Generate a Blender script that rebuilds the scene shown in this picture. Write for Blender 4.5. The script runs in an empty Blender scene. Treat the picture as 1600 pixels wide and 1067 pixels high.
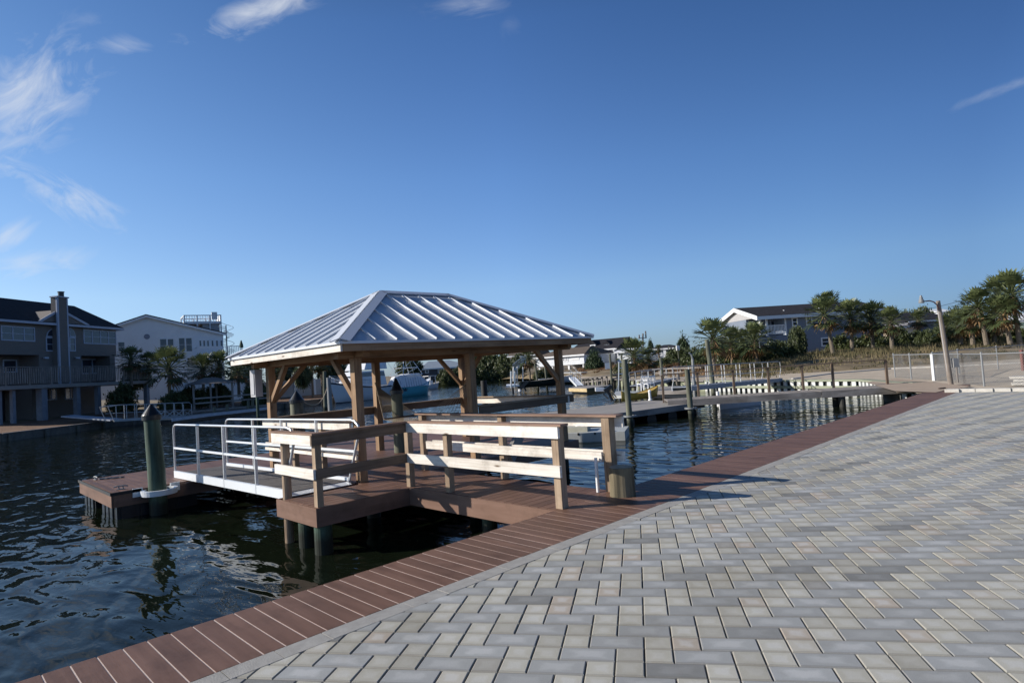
import bpy, bmesh, math, random
import numpy as np
from mathutils import Vector, Matrix
random.seed(7); rng=random.Random(11)
S=bpy.context.scene; COL=S.collection
# ---------------------------------------------------------------- camera
FPX=958.5; YAW,PIT,ROL=math.radians(-45.31),math.radians(2.43),math.radians(-3.856)
CAM=Vector((4.898,-0.558,1.696))
fw=Vector((math.sin(YAW)*math.cos(PIT),math.cos(YAW)*math.cos(PIT),math.sin(PIT)))
r0=Vector((math.cos(YAW),-math.sin(YAW),0)); u0=r0.cross(fw)
rt=r0*math.cos(ROL)+u0*math.sin(ROL); up=-r0*math.sin(ROL)+u0*math.cos(ROL)
cd=bpy.data.cameras.new('camera'); cam=bpy.data.objects.new('camera',cd); COL.objects.link(cam)
cd.sensor_width=36; cd.lens=36*FPX/1600; cd.clip_start=.05; cd.clip_end=6000
m=Matrix((rt,up,-fw)).transposed().to_4x4(); m.translation=CAM; cam.matrix_world=m
S.camera=cam
def ray(x,y): return (fw*FPX+rt*(x-800)-up*(y-533.5))/FPX
def G(x,y,z=0.):                       # point of a level plane
    d=ray(x,y); return CAM+d*((z-CAM.z)/d.z)
def A(x,y,dep): return CAM+ray(x,y)*dep
def hor(x): return 628.5-.0675*x
def AD(x,dep,z=None):                  # ground position at a column and a distance
    p=A(x,hor(x),dep); return Vector((p.x,p.y,0 if z is None else z))
def HZ(b,x,y):                          # height seen over a base point
    d=ray(x,y); k=((b.x-CAM.x)*d.x+(b.y-CAM.y)*d.y)/(d.x**2+d.y**2); return CAM.z+d.z*k
W=-.65
# ---------------------------------------------------------------- world and sun
SUNEL=math.radians(25); sd=Vector((-.682,-.731,0)).normalized()*math.cos(SUNEL)+Vector((0,0,math.sin(SUNEL)))
w=bpy.data.worlds.new("World"); S.world=w; w.use_nodes=True; nt=w.node_tree; N=nt.nodes; L=nt.links
bg=N['Background']; sky=N.new('ShaderNodeTexSky'); sky.sky_type='NISHITA'; sky.sun_disc=False
sky.sun_elevation=SUNEL; sky.sun_rotation=math.atan2(sd.x,sd.y); sky.air_density=1.0; sky.dust_density=.25; sky.ozone_density=3.0
bg.inputs[1].default_value=.0865
def wm(op,a,b=None,c=None):
    n=N.new('ShaderNodeMath'); n.operation=op
    for i,v in enumerate((a,b,c)):
        if v is None: continue
        if isinstance(v,(int,float)): n.inputs[i].default_value=v
        else: L.new(v,n.inputs[i])
    return n.outputs[0]
tc=N.new('ShaderNodeTexCoord'); nrm=N.new('ShaderNodeVectorMath'); nrm.operation='NORMALIZE'; L.new(tc.outputs['Generated'],nrm.inputs[0])
def dotn(v):
    n=N.new('ShaderNodeVectorMath'); n.operation='DOT_PRODUCT'; L.new(nrm.outputs[0],n.inputs[0]); n.inputs[1].default_value=v; return n.outputs['Value']
tot=None
# thin cirrus: centre, streak angle (deg), half length, half width, density
for (cx,cy,ang,ha,hb,den,sc) in [(50,150,-40,150,75,.60,1),(100,305,28,140,42,.62,2),(60,413,-10,90,26,.48,3),(15,372,-30,55,22,.5,4),(415,14,-22,150,30,.66,5),
                              (195,72,5,55,20,.32,6),(740,8,-5,90,26,.25,7),(1560,142,-20,85,11,.22,8),(20,225,-15,85,26,.4,9),(800,35,60,26,36,.07,10)]:
    d=ray(cx,cy).normalized(); a=math.radians(ang)
    e=ray(cx+100*math.cos(a),cy+100*math.sin(a)).normalized(); t1=(e-d*e.dot(d)).normalized(); t2=d.cross(t1)
    sc0=FPX/ray(cx,cy).length
    u=dotn(t1); v=dotn(t2)
    A1=ha/FPX; B1=hb/FPX
    uu=wm('DIVIDE',u,A1); vv=wm('DIVIDE',v,B1)
    r=wm('SQRT',wm('ADD',wm('MULTIPLY',uu,uu),wm('MULTIPLY',vv,vv)))
    fr=wm('GREATER_THAN',dotn(d),0.0)
    cb=N.new('ShaderNodeCombineXYZ'); L.new(wm('MULTIPLY',u,7.0),cb.inputs[0]); L.new(wm('MULTIPLY',v,16.0),cb.inputs[1]); cb.inputs[2].default_value=sc*3.7
    no=N.new('ShaderNodeTexNoise'); no.inputs['Scale'].default_value=1.6; no.inputs['Detail'].default_value=9; no.inputs['Roughness'].default_value=.62; no.inputs['Distortion'].default_value=.9
    L.new(cb.outputs[0],no.inputs['Vector'])
    mk=N.new('ShaderNodeMapRange'); mk.interpolation_type='SMOOTHSTEP'; L.new(r,mk.inputs[0]); mk.inputs[1].default_value=1.15; mk.inputs[2].default_value=0; mk.inputs[3].default_value=0; mk.inputs[4].default_value=1
    ns=wm('SUBTRACT',no.outputs[0],.5); x=wm('ADD',wm('MULTIPLY',ns,2.5),wm('MULTIPLY',mk.outputs[0],.80)); x=wm('SUBTRACT',x,.36)
    cl=N.new('ShaderNodeClamp'); L.new(wm('MULTIPLY',x,mk.outputs[0]),cl.inputs[0])
    o=wm('MULTIPLY',wm('MULTIPLY',cl.outputs[0],den*1.45),fr)
    tot=o if tot is None else wm('MAXIMUM',tot,o)
SKY_TINT=N.new('ShaderNodeMix'); SKY_TINT.data_type='RGBA'; SKY_TINT.blend_type='MULTIPLY'; SKY_TINT.inputs[0].default_value=1
L.new(sky.outputs[0],SKY_TINT.inputs[6]); sx=N.new('ShaderNodeSeparateXYZ'); L.new(nrm.outputs[0],sx.inputs[0])
def wramp(val,lo,hi,pts):
    mr=N.new('ShaderNodeMapRange'); L.new(val,mr.inputs[0]); mr.inputs[1].default_value=lo; mr.inputs[2].default_value=hi
    n=N.new('ShaderNodeValToRGB'); L.new(mr.outputs[0],n.inputs[0]); e=n.color_ramp.elements
    while len(e)<len(pts): e.new(.5)
    for i,(p,c) in enumerate(pts): e[i].position=(p-lo)/(hi-lo); e[i].color=(c[0]/2,c[1]/2,c[2]/2,1)
    return n.outputs[0]
ca=wramp(sx.outputs[2],0,1,[(0,(.62,.86,1.45)),(.05,(.85,1.06,1.6)),(.13,(1.12,1.28,1.62)),(.3,(.98,1.25,1.65)),(.50,(.72,1.03,1.45)),(.66,(.42,.60,.84)),(1,(.30,.42,.58))])
cb_=wramp(dotn(r0),-1,1,[(-.6,(1.12,1.02,.9)),(0,(1,1,1)),(.45,(.65,.70,.73)),(.6,(.5,.55,.6))])
m4=N.new('ShaderNodeMix'); m4.data_type='RGBA'; m4.blend_type='MULTIPLY'; m4.inputs[0].default_value=1; L.new(ca,m4.inputs[6]); L.new(cb_,m4.inputs[7])
m5=N.new('ShaderNodeVectorMath'); m5.operation='SCALE'; L.new(m4.outputs[2],m5.inputs[0]); m5.inputs['Scale'].default_value=4
L.new(m5.outputs[0],SKY_TINT.inputs[7])
mx=N.new('ShaderNodeMix'); mx.data_type='RGBA'; L.new(tot,mx.inputs[0]); L.new(SKY_TINT.outputs[2],mx.inputs[6]); mx.inputs[7].default_value=(7.6,8.0,8.6,1)
L.new(mx.outputs[2],bg.inputs[0])
sl=bpy.data.lights.new('sun','SUN'); sl.energy=5.0; sl.angle=math.radians(.55); sl.color=(1,.93,.83)
so=bpy.data.objects.new('sun',sl); COL.objects.link(so); so.rotation_euler=sd.to_track_quat('Z','Y').to_euler()
S.view_settings.view_transform='Standard'; S.view_settings.look='None'; S.view_settings.exposure=.21; S.view_settings.gamma=1
# ---------------------------------------------------------------- materials
MT={}
def _m(name):
    m=bpy.data.materials.new(name); m.use_nodes=True; MT[name]=m
    return m,m.node_tree.nodes,m.node_tree.links,m.node_tree.nodes['Principled BSDF']
def node(N,L,typ,ins={},**kw):
    n=N.new(typ)
    for k,v in kw.items(): setattr(n,k,v)
    for k,v in ins.items():
        if hasattr(v,'links') or isinstance(v,bpy.types.NodeSocket): L.new(v,n.inputs[k])
        else: n.inputs[k].default_value=v
    return n
def ramp(N,L,fac,pts):
    n=N.new('ShaderNodeValToRGB'); L.new(fac,n.inputs[0]); e=n.color_ramp.elements
    while len(e)<len(pts): e.new(.5)
    for i,(p,c) in enumerate(pts): e[i].position=p; e[i].color=(*c,1) if len(c)==3 else c
    return n.outputs[0]
def sc3(c,k): return tuple(min(1,v*k) for v in c)
def plain(name,c,rough=.6,metal=0,var=.15,scale=3,bump=.0,spec=.5,bscale=None,tr=0):
    m,N,L,P=_m(name)
    t=node(N,L,'ShaderNodeTexCoord'); n=node(N,L,'ShaderNodeTexNoise',{'Vector':t.outputs['Object'],'Scale':scale,'Detail':6,'Roughness':.65})
    L.new(ramp(N,L,n.outputs[0],[(.3,sc3(c,1-var)),(.7,sc3(c,1+var))]),P.inputs['Base Color'])
    P.inputs['Roughness'].default_value=rough; P.inputs['Metallic'].default_value=metal; P.inputs['Specular IOR Level'].default_value=spec
    if bump:
        n2=node(N,L,'ShaderNodeTexNoise',{'Vector':t.outputs['Object'],'Scale':bscale or scale*8,'Detail':5})
        b=node(N,L,'ShaderNodeBump',{'Height':n2.outputs[0],'Strength':bump,'Distance':.02}); L.new(b.outputs[0],P.inputs['Normal'])
    return m
def wood(name,c1,c2,rough=.7,knots=0.,rv=.15,spec=.3,grain=34):
    m,N,L,P=_m(name)
    uv=node(N,L,'ShaderNodeUVMap'); at=node(N,L,'ShaderNodeAttribute',attribute_name='rnd')
    off=node(N,L,'ShaderNodeCombineXYZ',{0:node(N,L,'ShaderNodeMath',{0:at.outputs['Fac'],1:37.},operation='MULTIPLY').outputs[0],1:node(N,L,'ShaderNodeMath',{0:at.outputs['Fac'],1:11.},operation='MULTIPLY').outputs[0]})
    v=node(N,L,'ShaderNodeVectorMath',{0:uv.outputs[0],1:off.outputs[0]},operation='ADD').outputs[0]
    mp=node(N,L,'ShaderNodeMapping',{'Vector':v,'Scale':(1.2,grain,1)})
    n=node(N,L,'ShaderNodeTexNoise',{'Vector':mp.outputs[0],'Scale':1,'Detail':5,'Roughness':.6,'Distortion':.4})
    mp2=node(N,L,'ShaderNodeMapping',{'Vector':v,'Scale':(.9,4,1)})
    n2=node(N,L,'ShaderNodeTexNoise',{'Vector':mp2.outputs[0],'Scale':1,'Detail':3})
    f=node(N,L,'ShaderNodeMath',{0:n.outputs[0],1:n2.outputs[0]},operation='ADD').outputs[0]
    f=node(N,L,'ShaderNodeMath',{0:f,1:.5},operation='MULTIPLY').outputs[0]
    c=ramp(N,L,f,[(.36,c1),(.62,c2)])
    k=node(N,L,'ShaderNodeMapRange',{0:at.outputs['Fac'],1:0.,2:1.,3:1-rv,4:1+rv}).outputs[0]
    c=node(N,L,'ShaderNodeVectorMath',{0:c,1:node(N,L,'ShaderNodeCombineXYZ',{0:k,1:k,2:k}).outputs[0]},operation='MULTIPLY').outputs[0]
    if knots:
        mk=node(N,L,'ShaderNodeMapping',{'Vector':v,'Scale':(2.1,9.,1)})
        vo=node(N,L,'ShaderNodeTexVoronoi',{'Vector':mk.outputs[0],'Scale':1.,'Randomness':1.})
        kk=ramp(N,L,vo.outputs['Distance'],[(.05,(1,1,1)),(.17,(0,0,0))])
        wn=node(N,L,'ShaderNodeMath',{0:node(N,L,'ShaderNodeSeparateColor',{0:vo.outputs['Color']}).outputs[0],1:1-knots},operation='GREATER_THAN').outputs[0]
        kf=node(N,L,'ShaderNodeMath',{0:kk,1:wn},operation='MULTIPLY').outputs[0]
        mixn=node(N,L,'ShaderNodeMix',{0:kf,6:c,7:(.13,.075,.04,1)},data_type='RGBA'); c=mixn.outputs[2]
    g=node(N,L,'ShaderNodeNewGeometry'); dn_=node(N,L,'ShaderNodeTexNoise',{'Vector':g.outputs['Position'],'Scale':2.3,'Detail':8,'Roughness':.72})
    c=node(N,L,'ShaderNodeMix',{0:1.,6:c,7:ramp(N,L,dn_.outputs[0],[(.33,(.74,.73,.72)),(.5,(1,1,1)),(.7,(1.0,1.0,1.0))])},data_type='RGBA',blend_type='MULTIPLY').outputs[2]
    L.new(c,P.inputs['Base Color']); P.inputs['Roughness'].default_value=rough; P.inputs['Specular IOR Level'].default_value=spec
    b=node(N,L,'ShaderNodeBump',{'Height':n.outputs[0],'Strength':.4,'Distance':.006}); L.new(b.outputs[0],P.inputs['Normal'])
    return m
def leafm(name,c1,c2,rough=.5,tr=.25):
    m,N,L,P=_m(name)
    at=node(N,L,'ShaderNodeAttribute',attribute_name='rnd')
    c=ramp(N,L,at.outputs['Fac'],[(0,c1),(1,c2)])
    L.new(c,P.inputs['Base Color']); P.inputs['Roughness'].default_value=rough
    t=node(N,L,'ShaderNodeBsdfTranslucent',{0:c}); mixs=node(N,L,'ShaderNodeMixShader',{0:tr,1:P.outputs[0],2:t.outputs[0]})
    L.new(mixs.outputs[0],N['Material Output'].inputs[0]); return m
composite=wood('composite',(.125,.068,.047),(.19,.108,.077),.55,rv=.12,spec=.25,grain=12)
fascia=wood('composite_fascia',(.16,.09,.062),(.22,.13,.095),.6,rv=.08,grain=12)
pine=wood('bleached_sunlit_pine',(.58,.52,.44),(.88,.83,.76),.75,knots=.6,rv=.05)  # bleached wood, also the lit copy of the shaded rail boards
pineshade=wood('pine_frame',(.30,.20,.125),(.46,.33,.21),.75,knots=.3,rv=.10)
postw=wood('weathered_post',(.21,.145,.095),(.42,.315,.22),.8,knots=.15,rv=.15)
capw=wood('rail_cap',(.20,.12,.085),(.33,.21,.15),.6,rv=.1)
cedar=wood('gazebo_timber',(.20,.115,.062),(.39,.255,.15),.7,knots=.25,rv=.12)
greywood=wood('grey_wood',(.17,.15,.135),(.34,.31,.285),.85,rv=.15)
yellowwood=wood('fresh_lumber',(.50,.38,.20),(.68,.54,.32),.75,rv=.08)
shadebrown=wood('shaded_brown_board',(.115,.08,.055),(.215,.155,.11),.8,knots=.2,rv=.1)  # rail boards with shade put into the colour; plain brown on the pier
pilem=wood('treated_pile',(.11,.12,.09),(.22,.22,.165),.85,rv=.1,grain=10)
pilegreen=wood('green_pile',(.035,.07,.05),(.09,.14,.10),.55,rv=.1,grain=8)
logm=wood('cut_log',(.10,.085,.055),(.24,.20,.13),.9,rv=.1,grain=14)
logtop=plain('log_end',(.34,.30,.22),.85,var=.35,scale=14)
blackp=plain('black_plastic',(.012,.014,.018),.35,var=.2)
rubber=plain('black_rubber',(.015,.015,.017),.6)
whitep=plain('white_plastic',(.80,.80,.80),.35,var=.03)
whitepaint=plain('white_paint',(.74,.75,.76),.5,var=.05)
alu=plain('aluminium',(.72,.74,.76),.32,metal=.55,var=.04,scale=8)
alupaint=plain('aluminium_plate',(.78,.81,.84),.4,metal=.2,var=.03)
galv=plain('galvanised',(.24,.25,.255),.6,metal=.25,var=.12,scale=20)
roofm=plain('standing_seam',(.49,.53,.59),.42,metal=.1,var=.05,scale=1.3,bump=.12,bscale=2.2)
roofc=plain('cap_lit_seam_metal',(.64,.67,.72),.45,metal=.1,var=.02,scale=2)  # caps and seams; sunlit rib sides put in as a lighter metal
greyplast=plain('grey_polyethylene',(.42,.43,.41),.5,var=.08,scale=5,bump=.05)
litgap=plain('sunlit_joint',(.60,.50,.45),.95,var=.2,scale=60)  # pale tone painting sunlit board edges into the gaps
darkbase=plain('joint_sand_dark',(.07,.065,.06),.95,var=.4,scale=50)
stone=plain('border_stone',(.33,.32,.30),.85,var=.16,scale=9,bump=.25,bscale=90)
curbm=plain('concrete_kerb',(.48,.455,.41),.85,var=.14,scale=6,bump=.2,bscale=70)
gravel=plain('gravel',(.47,.395,.30),.95,var=.22,scale=1.1,bump=.5,bscale=30)
roadm=plain('pale_concrete',(.40,.375,.33),.9,var=.12,scale=.8,bump=.1)
tanm=plain('tan_concrete',(.38,.295,.22),.9,var=.12,scale=1.5,bump=.1)
duneso=plain('dune_soil',(.19,.145,.085),1,var=.5,scale=.55,bump=.6,bscale=8)
mulch=plain('mulch',(.16,.085,.045),1,var=.45,scale=3,bump=.6,bscale=20)
bulkm=plain('bulkhead_wood',(.14,.125,.105),.9,var=.3,scale=3)
greenvinyl=plain('pale_green_waler',(.27,.29,.205),.8,var=.15,scale=2)
vinylw=plain('white_vinyl',(.62,.63,.60),.6,var=.12,scale=3)
vinyld=plain('shaded_vinyl_rib',(.10,.10,.095),.8,var=.3,scale=3)  # same vinyl set back, its shade put into the colour
greysid=plain('taupe_siding',(.185,.165,.15),.8,var=.06,scale=1)
bluesid=plain('blue_grey_siding',(.19,.225,.285),.8,var=.06,scale=1)
whitesid=plain('white_siding',(.74,.77,.80),.75,var=.04,scale=1)
palesid=plain('pale_siding',(.42,.41,.41),.8,var=.06,scale=1)
tansid=plain('tan_siding',(.50,.42,.32),.8,var=.08,scale=1)
greensid=plain('green_siding',(.30,.38,.31),.8,var=.08,scale=1)
shing=plain('dark_shingle',(.028,.027,.032),.95,var=.35,scale=3,bump=.3,spec=.2)
shingb=plain('brown_shingle',(.13,.105,.085),.95,var=.3,scale=3,spec=.2)
glass=plain('window_glass',(.03,.04,.06),.08,var=.1,spec=.8)
darkin=plain('dark_recess',(.012,.012,.014),.8)
trimb=plain('trim_pale_blue',(.42,.46,.55),.6,var=.05)
greydeck=plain('grey_decking',(.29,.27,.25),.85,var=.12,scale=2,bump=.1)
hullw=plain('gelcoat_white',(.74,.76,.80),.22,var=.02)
hullt=plain('gelcoat_teal',(.10,.42,.52),.25,var=.04)
canvas=plain('white_canvas',(.72,.74,.78),.8,var=.05,scale=2)
navy=plain('navy_stripe',(.01,.014,.035),.3)
yellow=plain('yellow_hull',(.52,.34,.06),.45,var=.15,scale=3)
rope=plain('rope',(.34,.27,.19),.9,var=.2,scale=30)
roped=plain('dark_rope',(.13,.09,.06),.9,var=.2,scale=30)
redpvc=plain('rusty_pipe',(.17,.07,.06),.7,var=.25,scale=12)
barkp=plain('palm_bark',(.17,.14,.105),.95,var=.4,scale=9,bump=.7,bscale=22)
bark=plain('tree_bark',(.09,.07,.05),.95,var=.3,scale=6)
palmleaf=leafm('palm_leaf',(.03,.046,.018),(.17,.20,.08),.42,.22)
palmdead=leafm('dead_palm_leaf',(.16,.09,.04),(.30,.19,.09),.8,.2)
leaf=leafm('broad_leaf',(.022,.038,.014),(.10,.12,.04),.5,.2)
conleaf=leafm('cedar_leaf',(.016,.035,.014),(.05,.085,.028),.6,.15)
grassm=leafm('dune_grass',(.055,.06,.025),(.27,.215,.115),.9,.25)
redgrass=leafm('russet_grass',(.12,.06,.03),(.26,.15,.075),.9,.25)
def tide(m):
    N=m.node_tree.nodes; L=m.node_tree.links; P=N['Principled BSDF']; src=P.inputs['Base Color'].links[0].from_socket
    g=node(N,L,'ShaderNodeNewGeometry'); z=node(N,L,'ShaderNodeSeparateXYZ',{0:g.outputs['Position']}).outputs[2]
    n=node(N,L,'ShaderNodeTexNoise',{'Vector':g.outputs['Position'],'Scale':9.,'Detail':4})
    zz=node(N,L,'ShaderNodeMath',{0:z,1:node(N,L,'ShaderNodeMath',{0:n.outputs[0],1:.22},operation='MULTIPLY').outputs[0]},operation='SUBTRACT').outputs[0]
    f=node(N,L,'ShaderNodeMapRange',{0:zz,1:-.58,2:-.42,3:0.,4:1.}).outputs[0]
    c=node(N,L,'ShaderNodeMix',{0:f,6:(.022,.026,.018,1),7:src},data_type='RGBA').outputs[2]
    v=node(N,L,'ShaderNodeTexNoise',{'Vector':node(N,L,'ShaderNodeMapping',{'Vector':g.outputs['Position'],'Scale':(14,14,.8)}).outputs[0],'Scale':1.,'Detail':5})
    c=node(N,L,'ShaderNodeMix',{0:1.,6:c,7:ramp(N,L,v.outputs[0],[(.35,(.55,.55,.52)),(.6,(1.0,1.0,1.0))])},data_type='RGBA',blend_type='MULTIPLY').outputs[2]
    L.new(c,P.inputs['Base Color'])
    b=node(N,L,'ShaderNodeBump',{'Height':v.outputs[0],'Strength':.6,'Distance':.01}); L.new(b.outputs[0],P.inputs['Normal'])
for m_ in (pilem,pilegreen): tide(m_)
def laps(m,h=.14):
    N=m.node_tree.nodes; L=m.node_tree.links; P=N['Principled BSDF']; src=P.inputs['Base Color'].links[0].from_socket
    g=node(N,L,'ShaderNodeNewGeometry'); z=node(N,L,'ShaderNodeSeparateXYZ',{0:g.outputs['Position']}).outputs[2]
    f=node(N,L,'ShaderNodeMath',{0:node(N,L,'ShaderNodeMath',{0:z,1:h},operation='DIVIDE').outputs[0]},operation='FRACT').outputs[0]
    b=node(N,L,'ShaderNodeBump',{'Height':f,'Strength':1.,'Distance':.015}); L.new(b.outputs[0],P.inputs['Normal'])
for m_ in (greysid,bluesid,palesid,whitesid): laps(m_)
# pavers
def paverm():
    m,N,L,P=_m('concrete_paver')
    at=node(N,L,'ShaderNodeAttribute',attribute_name='rnd'); uv=node(N,L,'ShaderNodeUVMap')
    su=node(N,L,'ShaderNodeSeparateXYZ',{0:uv.outputs[0]})
    t=node(N,L,'ShaderNodeTexCoord')
    # rnd: 0..1 bluish stretchers, 1..2 tan headers; tints paint the light by laying direction
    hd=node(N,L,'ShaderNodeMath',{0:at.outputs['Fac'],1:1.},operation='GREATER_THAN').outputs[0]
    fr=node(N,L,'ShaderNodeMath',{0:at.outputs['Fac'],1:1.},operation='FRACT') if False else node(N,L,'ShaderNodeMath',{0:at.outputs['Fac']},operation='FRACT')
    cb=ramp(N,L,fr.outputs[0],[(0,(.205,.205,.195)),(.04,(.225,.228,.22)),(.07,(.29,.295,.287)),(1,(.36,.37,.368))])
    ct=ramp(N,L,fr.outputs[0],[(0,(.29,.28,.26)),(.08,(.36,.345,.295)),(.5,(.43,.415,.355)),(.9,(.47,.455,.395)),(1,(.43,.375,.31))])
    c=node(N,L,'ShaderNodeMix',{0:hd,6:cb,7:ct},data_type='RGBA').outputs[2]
    # efflorescence: pale worn middle with an irregular edge of its own
    n=node(N,L,'ShaderNodeTexNoise',{'Vector':t.outputs['Object'],'Scale':13.,'Detail':4,'Roughness':.6})
    two=node(N,L,'ShaderNodeMath',{0:node(N,L,'ShaderNodeMath',{0:su.outputs[0],1:.999},operation='MULTIPLY').outputs[0]},operation='FRACT').outputs[0]
    uu=node(N,L,'ShaderNodeMix',{0:hd,2:su.outputs[0],3:two},data_type='FLOAT').outputs[0]
    dx=node(N,L,'ShaderNodeMath',{0:node(N,L,'ShaderNodeMath',{0:uu,1:.5},operation='SUBTRACT').outputs[0]},operation='ABSOLUTE').outputs[0]
    dy=node(N,L,'ShaderNodeMath',{0:node(N,L,'ShaderNodeMath',{0:su.outputs[1],1:.5},operation='SUBTRACT').outputs[0]},operation='ABSOLUTE').outputs[0]
    d=node(N,L,'ShaderNodeMath',{0:dx,1:dy},operation='MAXIMUM').outputs[0]
    e=node(N,L,'ShaderNodeMath',{0:d,1:node(N,L,'ShaderNodeMath',{0:n.outputs[0],1:.42},operation='MULTIPLY').outputs[0]},operation='ADD').outputs[0]
    e=node(N,L,'ShaderNodeMapRange',{0:e,1:.58,2:.36,3:0.,4:1.},interpolation_type='SMOOTHSTEP').outputs[0]
    e=node(N,L,'ShaderNodeMath',{0:e,1:node(N,L,'ShaderNodeMapRange',{0:fr.outputs[0],1:.1,2:1.,3:.12,4:.46}).outputs[0]},operation='MULTIPLY').outputs[0]
    c=node(N,L,'ShaderNodeMix',{0:e,6:c,7:(.58,.585,.58,1)},data_type='RGBA').outputs[2]
    sc=node(N,L,'ShaderNodeMath',{0:dx,1:.488},operation='GREATER_THAN').outputs[0]
    sc=node(N,L,'ShaderNodeMath',{0:sc,1:hd},operation='MULTIPLY').outputs[0]
    c=node(N,L,'ShaderNodeMix',{0:node(N,L,'ShaderNodeMath',{0:sc,1:.0},operation='MULTIPLY').outputs[0],6:c,7:(.13,.12,.11,1)},data_type='RGBA').outputs[2]
    n2=node(N,L,'ShaderNodeTexNoise',{'Vector':t.outputs['Object'],'Scale':160.,'Detail':3})
    c=node(N,L,'ShaderNodeMix',{0:.35,6:c,7:ramp(N,L,n2.outputs[0],[(.3,(.42,.42,.42)),(.7,(.62,.62,.62))])},data_type='RGBA',blend_type='OVERLAY').outputs[2]
    L.new(c,P.inputs['Base Color']); P.inputs['Roughness'].default_value=.72; P.inputs['Specular IOR Level'].default_value=.35
    dy2=node(N,L,'ShaderNodeMath',{0:node(N,L,'ShaderNodeMath',{0:node(N,L,'ShaderNodeMix',{0:hd,2:dy,3:dx},data_type='FLOAT').outputs[0],1:.46},operation='GREATER_THAN').outputs[0],1:.40},operation='MULTIPLY').outputs[0]
    c=node(N,L,'ShaderNodeMix',{0:dy2,6:c,7:(.15,.14,.125,1)},data_type='RGBA').outputs[2]
    n3=node(N,L,'ShaderNodeTexNoise',{'Vector':t.outputs['Object'],'Scale':.9,'Detail':7,'Roughness':.7})
    c=node(N,L,'ShaderNodeMix',{0:1.,6:c,7:ramp(N,L,n3.outputs[0],[(.32,(.80,.78,.74)),(.5,(1,1,1)),(.72,(1,1,.98))])},data_type='RGBA',blend_type='MULTIPLY').outputs[2]
    L.new(c,P.inputs['Base Color'])
    b=node(N,L,'ShaderNodeBump',{'Height':n2.outputs[0],'Strength':.5,'Distance':.004}); L.new(b.outputs[0],P.inputs['Normal'])
    return m
paver=paverm()
def waterm():
    m,N,L,P=_m('canal_water')
    t=node(N,L,'ShaderNodeTexCoord')
    P.inputs['Base Color'].default_value=(.006,.009,.005,1); P.inputs['Roughness'].default_value=.03; P.inputs['IOR'].default_value=1.17
    mp=node(N,L,'ShaderNodeMapping',{'Vector':t.outputs['Object'],'Rotation':(0,0,math.radians(-50)),'Scale':(1.0,2.1,1)})
    a=node(N,L,'ShaderNodeTexNoise',{'Vector':mp.outputs[0],'Scale':1.15,'Detail':1.2,'Roughness':.45,'Distortion':.5})
    mp2=node(N,L,'ShaderNodeMapping',{'Vector':t.outputs['Object'],'Rotation':(0,0,math.radians(-35)),'Scale':(1.0,2.4,1)})
    b=node(N,L,'ShaderNodeTexNoise',{'Vector':mp2.outputs[0],'Scale':3.6,'Detail':2,'Roughness':.5,'Distortion':.3})
    # calmer patches
    c=node(N,L,'ShaderNodeTexNoise',{'Vector':t.outputs['Object'],'Scale':.07,'Detail':2})
    k=node(N,L,'ShaderNodeMapRange',{0:c.outputs[0],1:.35,2:.65,3:.45,4:1.1}).outputs[0]
    h=node(N,L,'ShaderNodeMath',{0:node(N,L,'ShaderNodeMath',{0:a.outputs[0],1:1.},operation='MULTIPLY').outputs[0],1:node(N,L,'ShaderNodeMath',{0:b.outputs[0],1:.10},operation='MULTIPLY').outputs[0]},operation='ADD').outputs[0]
    h=node(N,L,'ShaderNodeMath',{0:h,1:k},operation='MULTIPLY').outputs[0]
    bu=node(N,L,'ShaderNodeBump',{'Height':h,'Strength':1.,'Distance':.075}); L.new(bu.outputs[0],P.inputs['Normal'])
    return m
waterM=waterm()
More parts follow.
